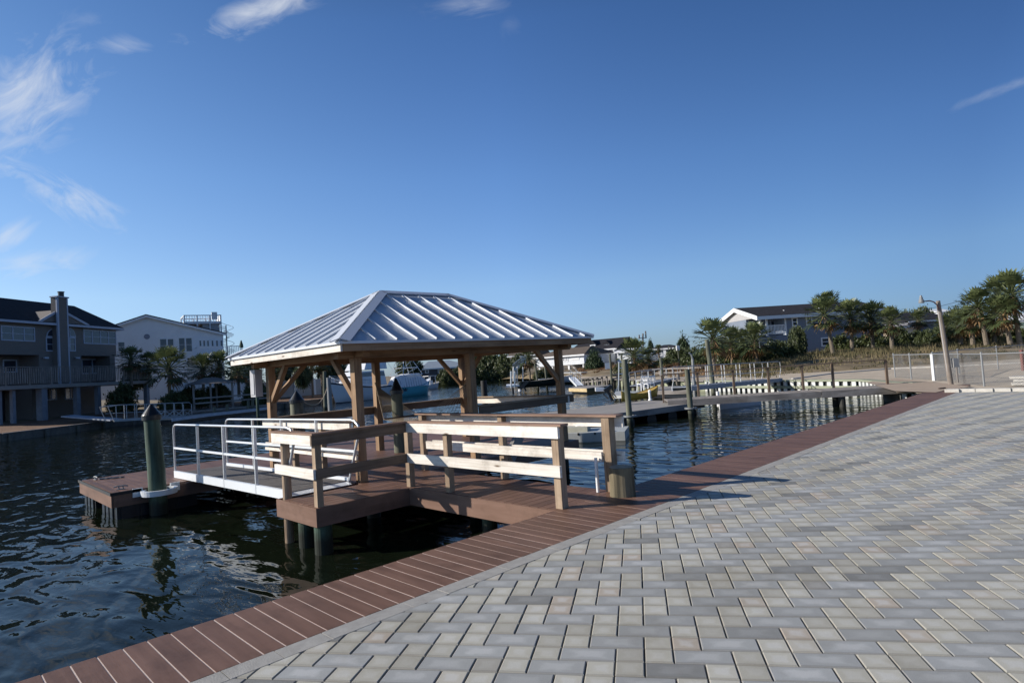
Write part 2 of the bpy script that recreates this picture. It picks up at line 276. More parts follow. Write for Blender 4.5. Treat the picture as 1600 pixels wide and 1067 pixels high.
# ---------------------------------------------------------------- mesh collector
Z=Vector((0,0,1))
class M:
    def __init__(s): s.v=[];s.f=[];s.uv=[];s.r=[];s.mi=[]
    def face(s,pts,uv=None,r=0.,m=0):
        i=len(s.v); s.v+= [tuple(p) for p in pts]; s.f.append(tuple(range(i,i+len(pts))))
        s.uv.append(uv or [(0,0)]*len(pts)); s.r.append(r); s.mi.append(m)
    def box(s,p,ax,ay,az,r=None,m=0):
        p,ax,ay,az=map(Vector,(p,ax,ay,az))
        if ax.cross(ay).dot(az)<0: ax,ay=ay,ax
        r=rng.random() if r is None else r
        P=[p,p+ax,p+ax+ay,p+ay]; P+=[q+az for q in P]
        ls=[ax.length,ay.length,az.length]; lg=ls.index(max(ls))
        dirs=[ax.normalized(),ay.normalized(),az.normalized()]
        for idx,ex in (((0,3,2,1),2),((4,5,6,7),2),((0,1,5,4),1),((2,3,7,6),1),((1,2,6,5),0),((3,0,4,7),0)):
            o=[k for k in range(3) if k!=ex]
            ua=lg if lg in o else o[0]; va=[k for k in o if k!=ua][0]
            uv=[((P[i]-p).dot(dirs[ua]),(P[i]-p).dot(dirs[va])+ex*.37) for i in idx]
            s.face([P[i] for i in idx],uv,r,m)
        return s
    def bx(s,x0,y0,z0,x1,y1,z1,**k): return s.box((x0,y0,z0),(x1-x0,0,0),(0,y1-y0,0),(0,0,z1-z0),**k)
    def beam(s,a,b,w,h,upv=Z,**k):
        a,b=Vector(a),Vector(b); d=b-a; x=d.cross(upv)
        if x.length<1e-6: x=d.cross(Vector((1,0,0)))
        x=x.normalized()*w; y=x.cross(d).normalized()*h
        return s.box(a-x/2-y/2,d,x,y,**k)
    def tube(s,pts,rad,n=8,caps=True,r=0.,m=0):
        pts=[Vector(p) for p in pts]; rings=[]; ln=0; k0=None
        R=rad if callable(rad) else (lambda t:rad)
        for i,p in enumerate(pts):
            d=(pts[min(i+1,len(pts)-1)]-pts[max(i-1,0)]).normalized()
            if k0 is None: k0=d.orthogonal().normalized()
            k0=(k0-d*k0.dot(d)).normalized(); k1=d.cross(k0)
            if i: ln+=(p-pts[i-1]).length
            q=R(i/(len(pts)-1)); rings.append(([p+(k0*math.cos(2*math.pi*j/n)+k1*math.sin(2*math.pi*j/n))*q for j in range(n)],ln,q))
        base=len(s.v)
        for rg,_,_ in rings: s.v+=[tuple(p) for p in rg]
        for i in range(len(rings)-1):
            for j in range(n):
                jj=(j+1)%n; s.f.append((base+i*n+j,base+i*n+jj,base+(i+1)*n+jj,base+(i+1)*n+j))
                l0,l1=rings[i][1],rings[i+1][1]; q=rings[i][2]*2*math.pi/n
                s.uv.append([(l0,j*q),(l0,(j+1)*q),(l1,(j+1)*q),(l1,j*q)]); s.r.append(r); s.mi.append(m)
        if caps:
            s.face(list(reversed(rings[0][0])),None,r,m); s.face(rings[-1][0],None,r,m)
        return s
    def lathe(s,c,prof,n=20,r=0.,m=0,closed=False):
        c=Vector(c); base=len(s.v)
        for (q,z) in prof: s.v+=[(c.x+q*math.cos(2*math.pi*j/n),c.y+q*math.sin(2*math.pi*j/n),c.z+z) for j in range(n)]
        ln=0; K=len(prof)
        for i in range(K if closed else K-1):
            i2=(i+1)%K; dz=math.hypot(prof[i2][0]-prof[i][0],prof[i2][1]-prof[i][1])
            for j in range(n):
                jj=(j+1)%n; s.f.append((base+i*n+j,base+i*n+jj,base+i2*n+jj,base+i2*n+j)); q=prof[i][0]*2*math.pi/n
                s.uv.append([(ln,j*q),(ln,(j+1)*q),(ln+dz,(j+1)*q),(ln+dz,j*q)]); s.r.append(r); s.mi.append(m)
            ln+=dz
        return s
    def prism(s,poly,vec,r=0.,m=0):
        poly=[Vector(p) for p in poly]; vec=Vector(vec); top=[p+vec for p in poly]
        nn=Vector((0,0,0))
        for i in range(len(poly)): nn+=(poly[i]-poly[0]).cross(poly[(i+1)%len(poly)]-poly[0])
        if nn.dot(vec)>0: poly=poly[::-1]; top=top[::-1]
        n=len(poly); L0=0
        s.face(poly,[(p.x,p.z) for p in poly],r,m); s.face(top[::-1],[(p.x,p.z) for p in top[::-1]],r,m)
        for i in range(n):
            j=(i+1)%n; s.face([poly[j],poly[i],top[i],top[j]],[(1,0),(0,0),(0,1),(1,1)],r,m)
        return s
    def build(s,name,mats,parent=None,smooth=False,bev=0.,merge=False):
        me=bpy.data.meshes.new(name); o0=Vector((0,0,0))
        q=parent
        while q: o0+=Vector(q.location); q=q.parent
        me.from_pydata([(a-o0.x,b-o0.y,c-o0.z) for a,b,c in s.v],[],s.f)
        if not isinstance(mats,(list,tuple)): mats=[mats]
        for k in mats: me.materials.append(k)
        ul=me.uv_layers.new(name='UVMap'); flat=[c for f in s.uv for p in f for c in p]; ul.data.foreach_set('uv',flat)
        at=me.attributes.new('rnd','FLOAT','FACE'); at.data.foreach_set('value',s.r)
        me.polygons.foreach_set('material_index',s.mi)
        if merge:
            bm=bmesh.new(); bm.from_mesh(me); bmesh.ops.remove_doubles(bm,verts=bm.verts,dist=1e-4); bm.to_mesh(me); bm.free()
        if smooth: me.polygons.foreach_set('use_smooth',[True]*len(me.polygons))
        me.update()
        o=bpy.data.objects.new(name,me); COL.objects.link(o); o.parent=parent
        if bev:
            b=o.modifiers.new('bevel','BEVEL'); b.width=bev; b.segments=1; b.limit_method='ANGLE'; b.angle_limit=.6
        return o
def T(name,label,cat,loc,group=None):
    o=bpy.data.objects.new(name,None); COL.objects.link(o); o.location=loc; o.empty_display_size=.2
    o['label']=label; o['category']=cat
    if group: o['group']=group
    return o
def tag(o,label,cat,group=None,kind=None):
    o['label']=label; o['category']=cat
    if group: o['group']=group
    if kind: o['kind']=kind
    return o
def struct(o): o['kind']='structure'; return o
def dup(o,loc=None,rz=None,label=None,scale=None,parent=None,group=None):
    c=o.copy(); COL.objects.link(c)
    if parent is not None: c.parent=parent
    if loc is not None: c.location=loc
    if rz is not None: c.rotation_euler=(0,0,rz)
    if scale is not None: c.scale=scale if hasattr(scale,'__len__') else (scale,)*3
    if label: c['label']=label
    if group: c['group']=group
    for ch in o.children: dup(ch,parent=c)
    return c
# ================================================================= SETTING
mm=M(); mm.face([(-900,-900,W),(300,-900,W),(300,900,W),(-900,900,W)]); struct(mm.build('water',waterM))
# shoreline of the far banks, by column and distance
SH=[(-700,36),(-250,37),(0,36.5),(105,41),(172,45),(225,46.5),(360,51),(400,55),(515,64),(600,92),(660,112),(750,118),(800,112),(860,84),(905,68),(930,62),(1000,50),(1100,40),(1180,35.3),(1260,32),(1340,29.3),(1392,25.6)]
def prof(px,s):
    if px<=600: return [(s,-.18),(s+3,-.12),(s+8,.1),(s+16,.1),(s+40,.1),(500,.1),(3500,0)]
    if px<=870: return [(s,-.3),(s+3,.3),(s+9,.5),(s+18,.6),(s+50,.6),(500,.6),(3500,0)]
    K=[(905,[(68,-.05),(72,.1),(78,.7),(86,.9),(120,.9)]),(1000,[(50,0),(58,0),(66,.55),(74,.8),(120,.9)]),(1100,[(40,0),(47,0),(54,.65),(60,.9),(120,1)]),
       (1300,[(30.6,0),(41,0),(48,.85),(54,1.05),(120,1.1)]),(1425,[(20,-.03),(41,0),(48,.9),(54,1.1),(120,1.1)]),(3000,[(20,-.03),(41,0),(48,.9),(54,1.1),(120,1.1)])]
    for (a,ra),(b,rb) in zip(K,K[1:]):
        if px<=b:
            t=max(0,(px-a)/(b-a)); r=[(x0+(x1-x0)*t,z0+(z1-z0)*t) for (x0,z0),(x1,z1) in zip(ra,rb)]; break
    if px<1400: r[0]=(s,r[0][1])
    return r+[(500,.8),(3500,0)]
cols=[]
lst=SH+[(1425,21.5),(1470,21.0),(1550,20.5),(1650,20),(1850,19),(2300,16),(3000,14)]
for (a,da),(b,db) in zip(lst,lst[1:]):
    n=max(1,int(abs(b-a)/30))
    for i in range(n): cols.append((a+(b-a)*i/n,da+(db-da)*i/n))
cols.append(lst[-1])
def cell(mm,c0,c1,i):
    p0,p1=prof(*c0),prof(*c1)
    q=[AD(c0[0],p0[i][0],p0[i][1]),AD(c1[0],p1[i][0],p1[i][1]),AD(c1[0],p1[i+1][0],p1[i+1][1]),AD(c0[0],p0[i+1][0],p0[i+1][1])]
    mm.face(q)
g1=M();g2=M();g3=M()
for c0,c1 in zip(cols,cols[1:]):
    for i in range(6):
        if c0[0]>=905 and i==0: cell(g2,c0,c1,i)
        elif c0[0]<600 and i<2: cell(g3,c0,c1,i)
        else: cell(g1,c0,c1,i)
struct(g1.build('ground',duneso,smooth=True,merge=True)); struct(g2.build('gravel_lot',gravel)); struct(g3.build('mulch_bank',mulch))
def gz(px,d):
    s=lst[0][1]
    for (a,da),(b,db) in zip(lst,lst[1:]):
        if a<=px<=b: s=da+(db-da)*(px-a)/(b-a)
    r=prof(px,s)
    for (d0,z0),(d1,z1) in zip(r,r[1:]):
        if d0<=d<=d1: return z0+(z1-z0)*(d-d0)/(d1-d0)
    return r[0][1]
def GP(px,d,dz=0): return AD(px,d,gz(px,d)+dz)
# near paving base
mm=M(); mm.face([(1.0,-12,-.03),(30,-12,-.03),(30,23.4,-.03),(1.0,23.4,-.03)]); struct(mm.build('paving_base',darkbase))
mm=M(); mm.face([(-.9,23.4,-.034),(30,23.4,-.034),(30,27.5,-.034),(-2.2,27.5,-.034)]); struct(mm.build('dirt_strip',gravel))
# herringbone pavers
ec=Vector((.8290,.5592,0)); er=Vector((.5592,-.8290,0)); U=.1625; O=Vector((2.47,2.9,0))
pm=M()
def addp(o,a,b,la,lb,r,dz,rz):
    g=.003; c=.006; h=.006
    P=[o+a*g+b*g,o+a*(la-g)+b*g,o+a*(la-g)+b*(lb-g),o+a*g+b*(lb-g)]
    Q=[o+a*(g+c)+b*(g+c),o+a*(la-g-c)+b*(g+c),o+a*(la-g-c)+b*(lb-g-c),o+a*(g+c)+b*(lb-g-c)]
    tz=Vector((0,0,dz)); P2=[p+tz-Z*h for p in P]; Q2=[q+tz+Z*(rz[i]) for i,q in enumerate(Q)]; B=[p-Z*.022 for p in P]
    uv=[(0,0),(1,0),(1,1),(0,1)]
    fl=a.cross(b).z<0
    def F(pts,uvs): 
        if fl: pts=pts[::-1]; uvs=uvs[::-1]
        pm.face(pts,uvs,r)
    F(Q2,uv)
    for i in range(4):
        j=(i+1)%4; F([P2[i],P2[j],Q2[j],Q2[i]],[(0,0)]*4); F([B[i],B[j],P2[j],P2[i]],[(0,0)]*4)
R2=random.Random(5)
for j in range(-110,110):
    for i in range(-110,110):
        k=(i+j)%4
        if k not in (0,2): continue
        o=O+ec*(i*U)+er*(j*U)
        cc=o+(ec*U+er*U*.5 if k==0 else ec*U*.5+er*U)
        if not (.92<cc.x<13 and -3.2<cc.y<23.5): continue
        if cc.y<CAM.y+ -(cc.x-CAM.x)*.9-2.2 : continue
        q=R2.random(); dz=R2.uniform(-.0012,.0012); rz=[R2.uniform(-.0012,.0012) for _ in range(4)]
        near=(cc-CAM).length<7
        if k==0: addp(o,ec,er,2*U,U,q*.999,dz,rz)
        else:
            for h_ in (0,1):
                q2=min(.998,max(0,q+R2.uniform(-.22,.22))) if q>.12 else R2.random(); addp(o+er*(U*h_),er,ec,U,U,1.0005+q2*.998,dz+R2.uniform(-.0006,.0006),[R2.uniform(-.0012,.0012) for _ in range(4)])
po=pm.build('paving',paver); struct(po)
bm=bmesh.new(); bm.from_mesh(po.data)
for co,no in (((1.068,0,0),(1,0,0)),((0,23.38,0),(0,-1,0))):
    bmesh.ops.bisect_plane(bm,geom=bm.verts[:]+bm.edges[:]+bm.faces[:],plane_co=co,plane_no=no,clear_inner=True)
bm.to_mesh(po.data); bm.free()
mm=M(); y=-2.5
while y<23.3:
    l=.325; mm.box((.905+rng.uniform(-.002,.002),y+.003,-.05),(.157,0,0),(0,l-.006,0),(0,0,.05+rng.uniform(-.0015,.0015))); y+=l
struct(mm.build('paving_border',stone,bev=.005))
# boardwalk planks
mm=M(); s2=M(); P=.1445; i=-16
while i*P<26.2:
    y=i*P; x1=.90 if y<22 else .90-(y-22)*.05; x0=0 if y<24.5 else -(y-24.5)*.45
    mm.box((x0,y+.0055,-.026),(x1-x0,0,0),(0,P-.011,0),(0,0,.026+rng.uniform(-.0008,.0008))); i+=1
bw=mm.build('boardwalk',composite,bev=.0015); struct(bw)
s2.bx(.012,-2.3,-.022,.895,22,-.0025); sj=s2.build('lit_gap_strip',litgap); struct(sj)  # added pale strip stands in for sunlit plank edges
mm=M(); mm.bx(.02,-3,-.30,.055,26,-.03); mm.bx(.06,-3,-2.2,.12,26,-.05)
y=-2
mmb=mm.build('seawall',bulkm); tag(mmb,'dark timber seawall under the water edge of the brown boardwalk','seawall')
# tan path, kerb line at far end
mm=M(); mm.face([G(1352,597,.012),G(1398,611,.012),G(1462,613,.012),G(1478,609,.012),G(1520,604,.012),G(1462,597,.012),G(1400,591,.012)]); struct(mm.build('path',tanm))
mm=M()
kp=[G(1236,592,.02),G(1300,583.5,.02),G(1391,576,.02),G(1455,573.5,.02),G(1530,570,.02),G(1610,566,.02)]
for a,b in zip(kp,kp[1:]): mm.beam(a,b,.25,.08)
struct(mm.build('kerb_strip',curbm))
# ================================================================= MAIN DOCK
def deckboards(mm,x0,x1,y0,y1,z,wd=.1375,gap=.009):
    x=x0
    while x<x1-.02:
        e=min(x+wd,x1); mm.box((x,y0,z-.026),(e-x,0,0),(0,y1-y0,0),(0,0,.026)); x=e+gap
FLX,FCX,FY=-4.15,-2.92,3.30
NY=4.79; SY=6.0; GX0,GX1,GY1=-7.75,-3.95,10.05
dk=T('fixed_dock','brown composite fixed dock carrying the gazebo, walkway and railings','dock',(-2,5,0))
mm=M(); deckboards(mm,GX0,GX1,NY-.18,GY1,0); deckboards(mm,GX1+.006,FCX,FY+.03,SY,0); deckboards(mm,FCX+.006,-.004,NY+.03,SY,0)
mm.build('decking',composite,dk,bev=.002)
def fas(a,b,z0=-.255,z1=-.003,t=.025):
    f=M(); f.beam((a[0],a[1],(z0+z1)/2),(b[0],b[1],(z0+z1)/2),t,z1-z0); f.build('fascia_board',fascia,dk,bev=.002)
fas((FLX,FY),(FCX+.012,FY)); fas((FCX+.004,FY+.014),(FCX+.004,NY)); fas((FCX+.018,NY+.006),(-.002,NY+.006)); fas((FCX,SY),(-.002,SY)); fas((GX1+.01,SY+.014),(GX1+.01,GY1)); fas((GX0,NY-.2),(FLX,NY-.2)); fas((GX0,NY-.18),(GX0,GY1)); fas((GX0,GY1+.014),(GX1,GY1+.014)); fas((FLX,FY+.02),(FLX,NY-.22))
f=M()
for x in (-2.7,-2.2,-1.7,-1.2,-.7,-.3): f.bx(x-.02,NY+.05,-.22,x+.02,SY-.03,-.03)
for yy in (NY,5.6,6.6,7.6,8.6,9.6): f.bx(GX0+.04,yy-.02+.03,-.22,GX1-.04,yy+.02+.03,-.03)
f.build('joists',bulkm,dk)
def pile(par,x,y,z0,z1,r,name='pile',mat=pilem,n=20,lean=(0,0)):
    q=M(); q.tube([(x,y,z0),(x+lean[0]*.5,y+lean[1]*.5,(z0+z1)/2),(x+lean[0],y+lean[1],z1)],lambda t:r*(1.06-.12*t),n,r=rng.random())
    return q.build(name,mat,par,smooth=False)
for x,y,r in ((-3.06,3.45,.125),(-3.6,3.47,.115),(-1.55,5.15,.11),(-1.3,5.8,.11),(-4.3,5.0,.12),(-4.2,7.3,.12),(-4.2,9.8,.12),(-7.5,5.0,.12),(-7.5,7.4,.12),(-7.5,9.8,.12),(-2.7,5.9,.11),(-.25,5.5,.10)):
    pile(dk,x,y,-2,-.03,r,mat=pilegreen)
# ---- railings
def post(par,x,y,z0=0,z1=.965,s=.092,mat=postw,name='post'):
    q=M(); q.bx(x-s/2,y-s/2,z0,x+s/2,y+s/2,z1); return q.build(name,mat,par,bev=.004)
def board(par,a,b,z0,z1,t=.038,mat=pine,name='rail_board'):
    q=M(); q.beam((a[0],a[1],(z0+z1)/2),(b[0],b[1],(z0+z1)/2),t,z1-z0); return q.build(name,mat,par,bev=.003)
def cap(par,a,b,z=.985,w=.145,t=.026,mat=capw):
    q=M(); q.beam((a[0],a[1],z),(b[0],b[1],z),w,t); return q.build('top_cap',mat,par,bev=.004)
# near railing: corner platform and walkway
NR=T('dock_railing','near timber railing with bleached boards running from the corner platform to the boardwalk','railing',(-2.9,4.0,0))
q=M(); q.tube([(-4.06,3.42,-.8),(-4.06,3.42,.965)],.065,14,r=.4); q.build('post',postw,NR)
post(NR,-2.985,3.375); post(NR,-2.975,4.87); post(NR,-2.06,4.90); post(NR,0.0,4.935,s=.105,z1=.97)
board(NR,(-4.17,3.285),(-2.93,3.285),.83,.968); board(NR,(-4.15,3.305),(-2.93,3.305),.375,.51)
board(NR,(-2.915,3.265),(-2.915,4.79),.83,.968,mat=shadebrown); board(NR,(-2.93,3.33),(-2.93,4.80),.375,.51,mat=shadebrown)  # boards turned from the sun, shade painted by the darker wood
board(NR,(-2.935,4.80),(.09,4.862),.83,.968); board(NR,(-2.95,4.80),(.085,4.862),.375,.51)
cap(NR,(-4.19,3.33),(-2.86,3.33)); cap(NR,(-2.93,3.405),(-2.93,4.77)); cap(NR,(-2.86,4.845),(.14,4.915))
# second railing across the walkway
SR=T('dock_railing','timber railing along the far edge of the walkway, ending at the cut log','railing',(-2,5.93,0))
for x,y in ((-4.08,5.95),(-2.06,5.98)): post(SR,x,y)
post(SR,-.03,5.98,s=.125,z1=.985)
board(SR,(-4.14,6.045),(.16,6.06),.83,.968); board(SR,(-3.95,6.045),(.14,6.06),.385,.515)
board(SR,(-3.92,5.90),(-.10,5.905),.385,.515)
cap(SR,(-4.2,5.955),(.17,5.975),w=.16)
q=M(); q.tube([(-.16,5.84,-.9),(-.16,5.84,.45)],.022,10); q.build('white_upright',whitep,SR)  # thin white upright tube beside the end post
# cut log
lg=T('log_stump','short cut log standing upright at the end post of the railing','log',(.16,5.97,0))
q=M(); pr=[]
for k in range(28):
    a=2*math.pi*k/28; pr.append((.155*(1+.05*math.sin(3*a+.5)+.03*math.sin(7*a))*math.cos(a),.155*(1+.05*math.sin(3*a+.5)+.03*math.sin(7*a))*math.sin(a)))
for k in range(28):
    a,b=pr[k],pr[(k+1)%28]; c0=(.235,5.83)
    for z0,z1,s0,s1 in ((0,.13,1.03,.99),(.13,.26,.99,1.0),(.26,.352,1.0,1.0),(.352,.36,1.0,.95)):
        q.face([(c0[0]+a[0]*s0,c0[1]+a[1]*s0,z0),(c0[0]+b[0]*s0,c0[1]+b[1]*s0,z0),(c0[0]+b[0]*s1,c0[1]+b[1]*s1,z1),(c0[0]+a[0]*s1,c0[1]+a[1]*s1,z1)],[(z0,k*.035),(z0,(k+1)*.035),(z1,(k+1)*.035),(z1,k*.035)],.3)
q.build('bark_side',logm,lg)
q=M(); q.face([(c0[0]+a[0]*.951,c0[1]+a[1]*.951,.3605) for a in pr]); q.build('sawn_top',logtop,lg)
# ---- gazebo
gz_=T('gazebo','open timber gazebo with a white standing seam metal hip roof on the dock','gazebo',(-5.7,7.2,0))
XP=[-4.14,-7.5]; YP=[4.72,7.2,9.8]; BZ=2.02
for x in XP:
    for y in YP:
        q=M(); q.bx(x-.07,y-.07,0,x+.07,y+.07,BZ+.1); q.build('post',cedar,gz_,bev=.005)
for x in XP:
    q=M(); q.bx(x-.0715,YP[0]-.35,BZ,x+.0715,YP[2]+.35,BZ+.235); q.build('beam',cedar,gz_,bev=.004)
for y in YP[::2]:
    q=M(); q.bx(XP[1]-.35,y-.06,BZ+.02,XP[0]+.35,y+.06,BZ+.236); q.build('beam',cedar,gz_,bev=.004)
def brace(x,y,dx,dy,l=.72):
    q=M(); q.beam((x+dx*.03,y+dy*.03,BZ-l+.02),(x+dx*(l+.03),y+dy*(l+.03),BZ+.03),.085,.085); q.build('brace',cedar,gz_,bev=.003)
for x,sx in ((XP[0],-1),(XP[1],1)):
    pass
for x,y,dx,dy in ((XP[0],YP[0],-1,0),(XP[1],YP[0],1,0),(XP[1],YP[0],0,1),(XP[0],YP[2],0,-1),(XP[1],YP[2],0,-1),(XP[1],YP[2],1,0)): brace(x,y,dx,dy)
RX0,RX1,RY0,RY1=-8.0,-3.55,4.15,10.25; FZ0,FZ1=2.115,2.262
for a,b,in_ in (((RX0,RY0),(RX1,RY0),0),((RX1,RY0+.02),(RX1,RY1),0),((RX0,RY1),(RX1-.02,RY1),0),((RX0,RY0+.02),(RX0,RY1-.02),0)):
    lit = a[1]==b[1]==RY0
    board(gz_,a,b,FZ0,FZ1,mat=pine if lit else cedar,name='fascia',t=.038)  # sunward fascia gets the paler wood, sunlight put into its colour
EZ=2.268; RZ=3.40; OV=.05
x0,x1,y0,y1=RX0-OV,RX1+OV,RY0-OV,RY1+OV; hw=(x1-x0)/2; xm=(x0+x1)/2
ra=Vector((xm,y0+hw-.05,RZ)); rb=Vector((xm,y1-hw+.05,RZ))
c00,c10,c11,c01=[Vector(p) for p in ((x0,y0,EZ),(x1,y0,EZ),(x1,y1,EZ),(x0,y1,EZ))]
q=M()
def slab(pts,t=.03):
    n=(pts[1]-pts[0]).cross(pts[2]-pts[0]).normalized()
    if n.z<0: n=-n
    q.prism([p-n*t for p in pts],n*t)
for pts in ([c00,c10,ra],[c10,c11,rb,ra],[c11,c01,rb],[c01,c00,ra,rb]): slab(pts)
q.build('roof_panels',roofm,gz_)
# soffit ceiling boards (dark wood underside)
q=M(); q.face([(x0+.1,y0+.1,EZ-.035),(x0+.1,y1-.1,EZ-.035),(x1-.1,y1-.1,EZ-.035),(x1-.1,y0+.1,EZ-.035)]); q.build('ceiling',cedar,gz_)
q=M()
def seam(a,b):
    a,b=Vector(a),Vector(b); d=(b-a).normalized(); side=d.cross(Z).normalized(); n=side.cross(d).normalized()
    if n.z<0:n=-n
    q.box(a-side*.014+n*.002,b-a,side*.024,n*.032)
sp=.405; QE,QW,QS,QN=M(),M(),M(),M()
def zf(t): return EZ+(RZ-EZ)*t
n=int((y1-y0)/sp)
for k in range(n+1):
    y=y0+.22+k*sp
    if y>y1-.1: break
    t=min(1,(y-y0)/(ra.y-y0),(y1-y)/(y1-rb.y)); t=max(0,t-.07)
    if t>.05:
        q=QE; seam((x1,y,EZ),(x1-hw*t,y,zf(t))); q=QW; seam((x0,y,EZ),(x0+hw*t,y,zf(t)))
n=int((x1-x0)/sp)
for k in range(n+1):
    x=x0+.2+k*sp
    if x>x1-.1: break
    t=min((x-x0)/hw,(x1-x)/hw); t=max(0,t-.07)
    if t>.05:
        q=QS; seam((x,y0,EZ),(x,y0+(ra.y-y0)*t,zf(t))); q=QN; seam((x,y1,EZ),(x,y1-(y1-rb.y)*t,zf(t)))
for q in (QE,QW,QS,QN): q.build('seam_ribs',roofc,gz_)
q=M()
def hipcap(a,b,n1,n2,w=.15,t=.012):
    for nn in (n1,n2):
        d=(b-a).normalized(); s_=nn.cross(d).normalized()
        # choose side pointing down the slope
        if s_.z>0: s_=-s_
        o=nn*.036
        q.box(a+o,b-a,s_*w,nn*t)
def nrm3(p): 
    n=(p[1]-p[0]).cross(p[2]-p[0]).normalized(); return n if n.z>0 else -n
nS,nE,nN,nW=nrm3([c00,c10,ra]),nrm3([c10,c11,rb]),nrm3([c11,c01,rb]),nrm3([c01,c00,ra])
hipcap(c10,ra,nS,nE); hipcap(c00,ra,nS,nW); hipcap(c11,rb,nN,nE); hipcap(c01,rb,nN,nW); hipcap(ra,rb,nE,nW)
q.build('hip_caps',roofc,gz_)
q=M()
for a,b in ((c00,c10),(c10,c11),(c11,c01),(c01,c00)):
    q.beam(a-Z*.02,b-Z*.02,.012,.04)
q.build('drip_edge',roofc,gz_)
# gazebo rails
GR=T('gazebo_railing','shade-toned timber rails and bleached double boards between the gazebo posts','railing',(-5.7,7.2,0))
board(GR,(-7.7,4.61),(-4.23,4.61),.845,.96); board(GR,(-7.6,4.61),(-4.05,4.61),.455,.525); board(GR,(-7.6,4.60),(-4.05,4.60),.375,.435)
cap(GR,(-7.7,4.67),(-4.22,4.67),z=.975)
board(GR,(-7.59,4.8),(-7.59,9.85),.84,.985,mat=shadebrown); board(GR,(-7.50,9.90),(-4.0,9.90),.84,.985); board(GR,(-4.045,7.28),(-4.045,10.1),.84,.985,mat=shadebrown)  # east and west boards carry their shade in the darker wood
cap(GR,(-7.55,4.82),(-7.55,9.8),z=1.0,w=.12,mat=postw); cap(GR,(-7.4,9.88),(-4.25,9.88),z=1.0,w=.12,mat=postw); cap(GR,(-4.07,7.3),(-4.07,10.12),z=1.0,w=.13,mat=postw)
for x in (-6.4,-5.3): post(GR,x,4.66,z1=.96)
# electrical panel on the far left post
eb=T('equipment_box','pale grey utility box hung on the left gazebo post','utility box',(-7.62,4.6,1.5))
q=M(); q.bx(-7.86,4.45,1.45,-7.62,4.60,2.0); q.build('cabinet',plain('box_grey',(.40,.40,.42),.5),eb,bev=.01)
q=M(); q.bx(-7.83,4.435,1.5,-7.65,4.449,1.93); q.build('door',plain('box_door',(.44,.44,.46),.5),eb,bev=.004)
# ---- hammock between two gazebo posts
hm=T('hammock','rope hammock with wooden spreader bars slung inside the gazebo','hammock',(-5.7,7.1,1))
h0=Vector((-7.42,7.12,1.50)); h1=Vector((-4.22,7.15,1.45)); dirh=(h1-h0).normalized(); sh=Vector((0,1,0))
b0=h0+Vector((.95,0,-.72)); b1=h1+Vector((-.85,0,-.62)); bwid=.44
for b in (b0,b1):
    q=M(); q.tube([b-sh*bwid,b+sh*bwid],.02,8); q.build('spreader_bar',roped,hm)
for hh,bb_,e_ in ((h0,b0,Vector((-7.45,7.12,1.56))),(h1,b1,Vector((-4.2,7.16,1.5)))):
    q=M()
    nk=19 if hh is h0 else 9
    for k in range(nk): q.tube([hh,bb_+sh*bwid*(k/(nk-1)-.5)*2],.007 if hh is h0 else .004,4)
    q.tube([hh,e_],.015,6); q.build('suspension_cords',rope,hm)
q=M()
def bed(s,t):
    p=b0.lerp(b1,s)+sh*bwid*t; p.z-=.10*4*s*(1-s)*(1-.25*t*t); return p
for k in range(17):
    t=(k/16-.5)*2; q.tube([bed(i/10,t) for i in range(11)],.004,4)
for i in range(1,18):
    s_=i/18; q.tube([bed(s_,-1+.5*j) for j in range(5)],.003,4)
q.build('rope_bed',rope,hm)
# ---- gangway to the floating dock
FZ=-.14
gw=T('gangway','white aluminium gangway with tubular handrails sloping to the brown floating dock','gangway',(-6.8,4,-.05))
def gzl(x): return -.10+(x+9.6)*(.11/5.5)
for yy in (3.45,4.52):
    q=M(); a=Vector((-9.55,yy,gzl(-9.55)+.03)); b=Vector((-4.2,yy,gzl(-4.2)+.02)); q.beam(a,b,.05,.14); q.build('stringer',alupaint,gw,bev=.004)
    q=M(); zz=gzl
    q.tube([(-9.53,yy,zz(-9.5)-.03),(-9.53,yy,zz(-9.5)+.98),(-9.50,yy,zz(-9.5)+1.03),(-9.42,yy,zz(-9.5)+1.065),(-9.3,yy,zz(-9.4)+1.07),(-4.05,yy,zz(-4)+1.02),(-3.92,yy,zz(-4)+1.0),(-3.82,yy,zz(-4)+.93),(-3.8,yy,zz(-4)+.85),(-4.2,yy,.04)],.021,10)
    q.build('handrail',alu,gw,smooth=True)
    q=M(); q.beam((-9.53,yy,zz(-9.5)+.58),(-3.98,yy,zz(-4)+.52),.035,.035); q.build('mid_rail',alupaint,gw)
    for x in (-8.03,-6.65,-5.24):
        q=M(); q.beam((x,yy-.005,zz(x)-.05),(x,yy,zz(x)+1.04),.045,.03,upv=Vector((1,0,0))); q.build('upright',alu,gw)
q=M(); x=-9.6
while x<-4.25:
    q.box((x,3.48,gzl(x)+.02),(.13,0,.003),(0,1.01,0),(0,0,.022)); x+=.142
q.build('tread_boards',plain('dark_tread',(.11,.10,.095),.8,var=.2,scale=6),gw,bev=.002)
q=M(); q.beam((-4.24,3.98,.04),(-4.05,3.98,.008),1.0,.008); q.build('threshold_plate',alupaint,gw)
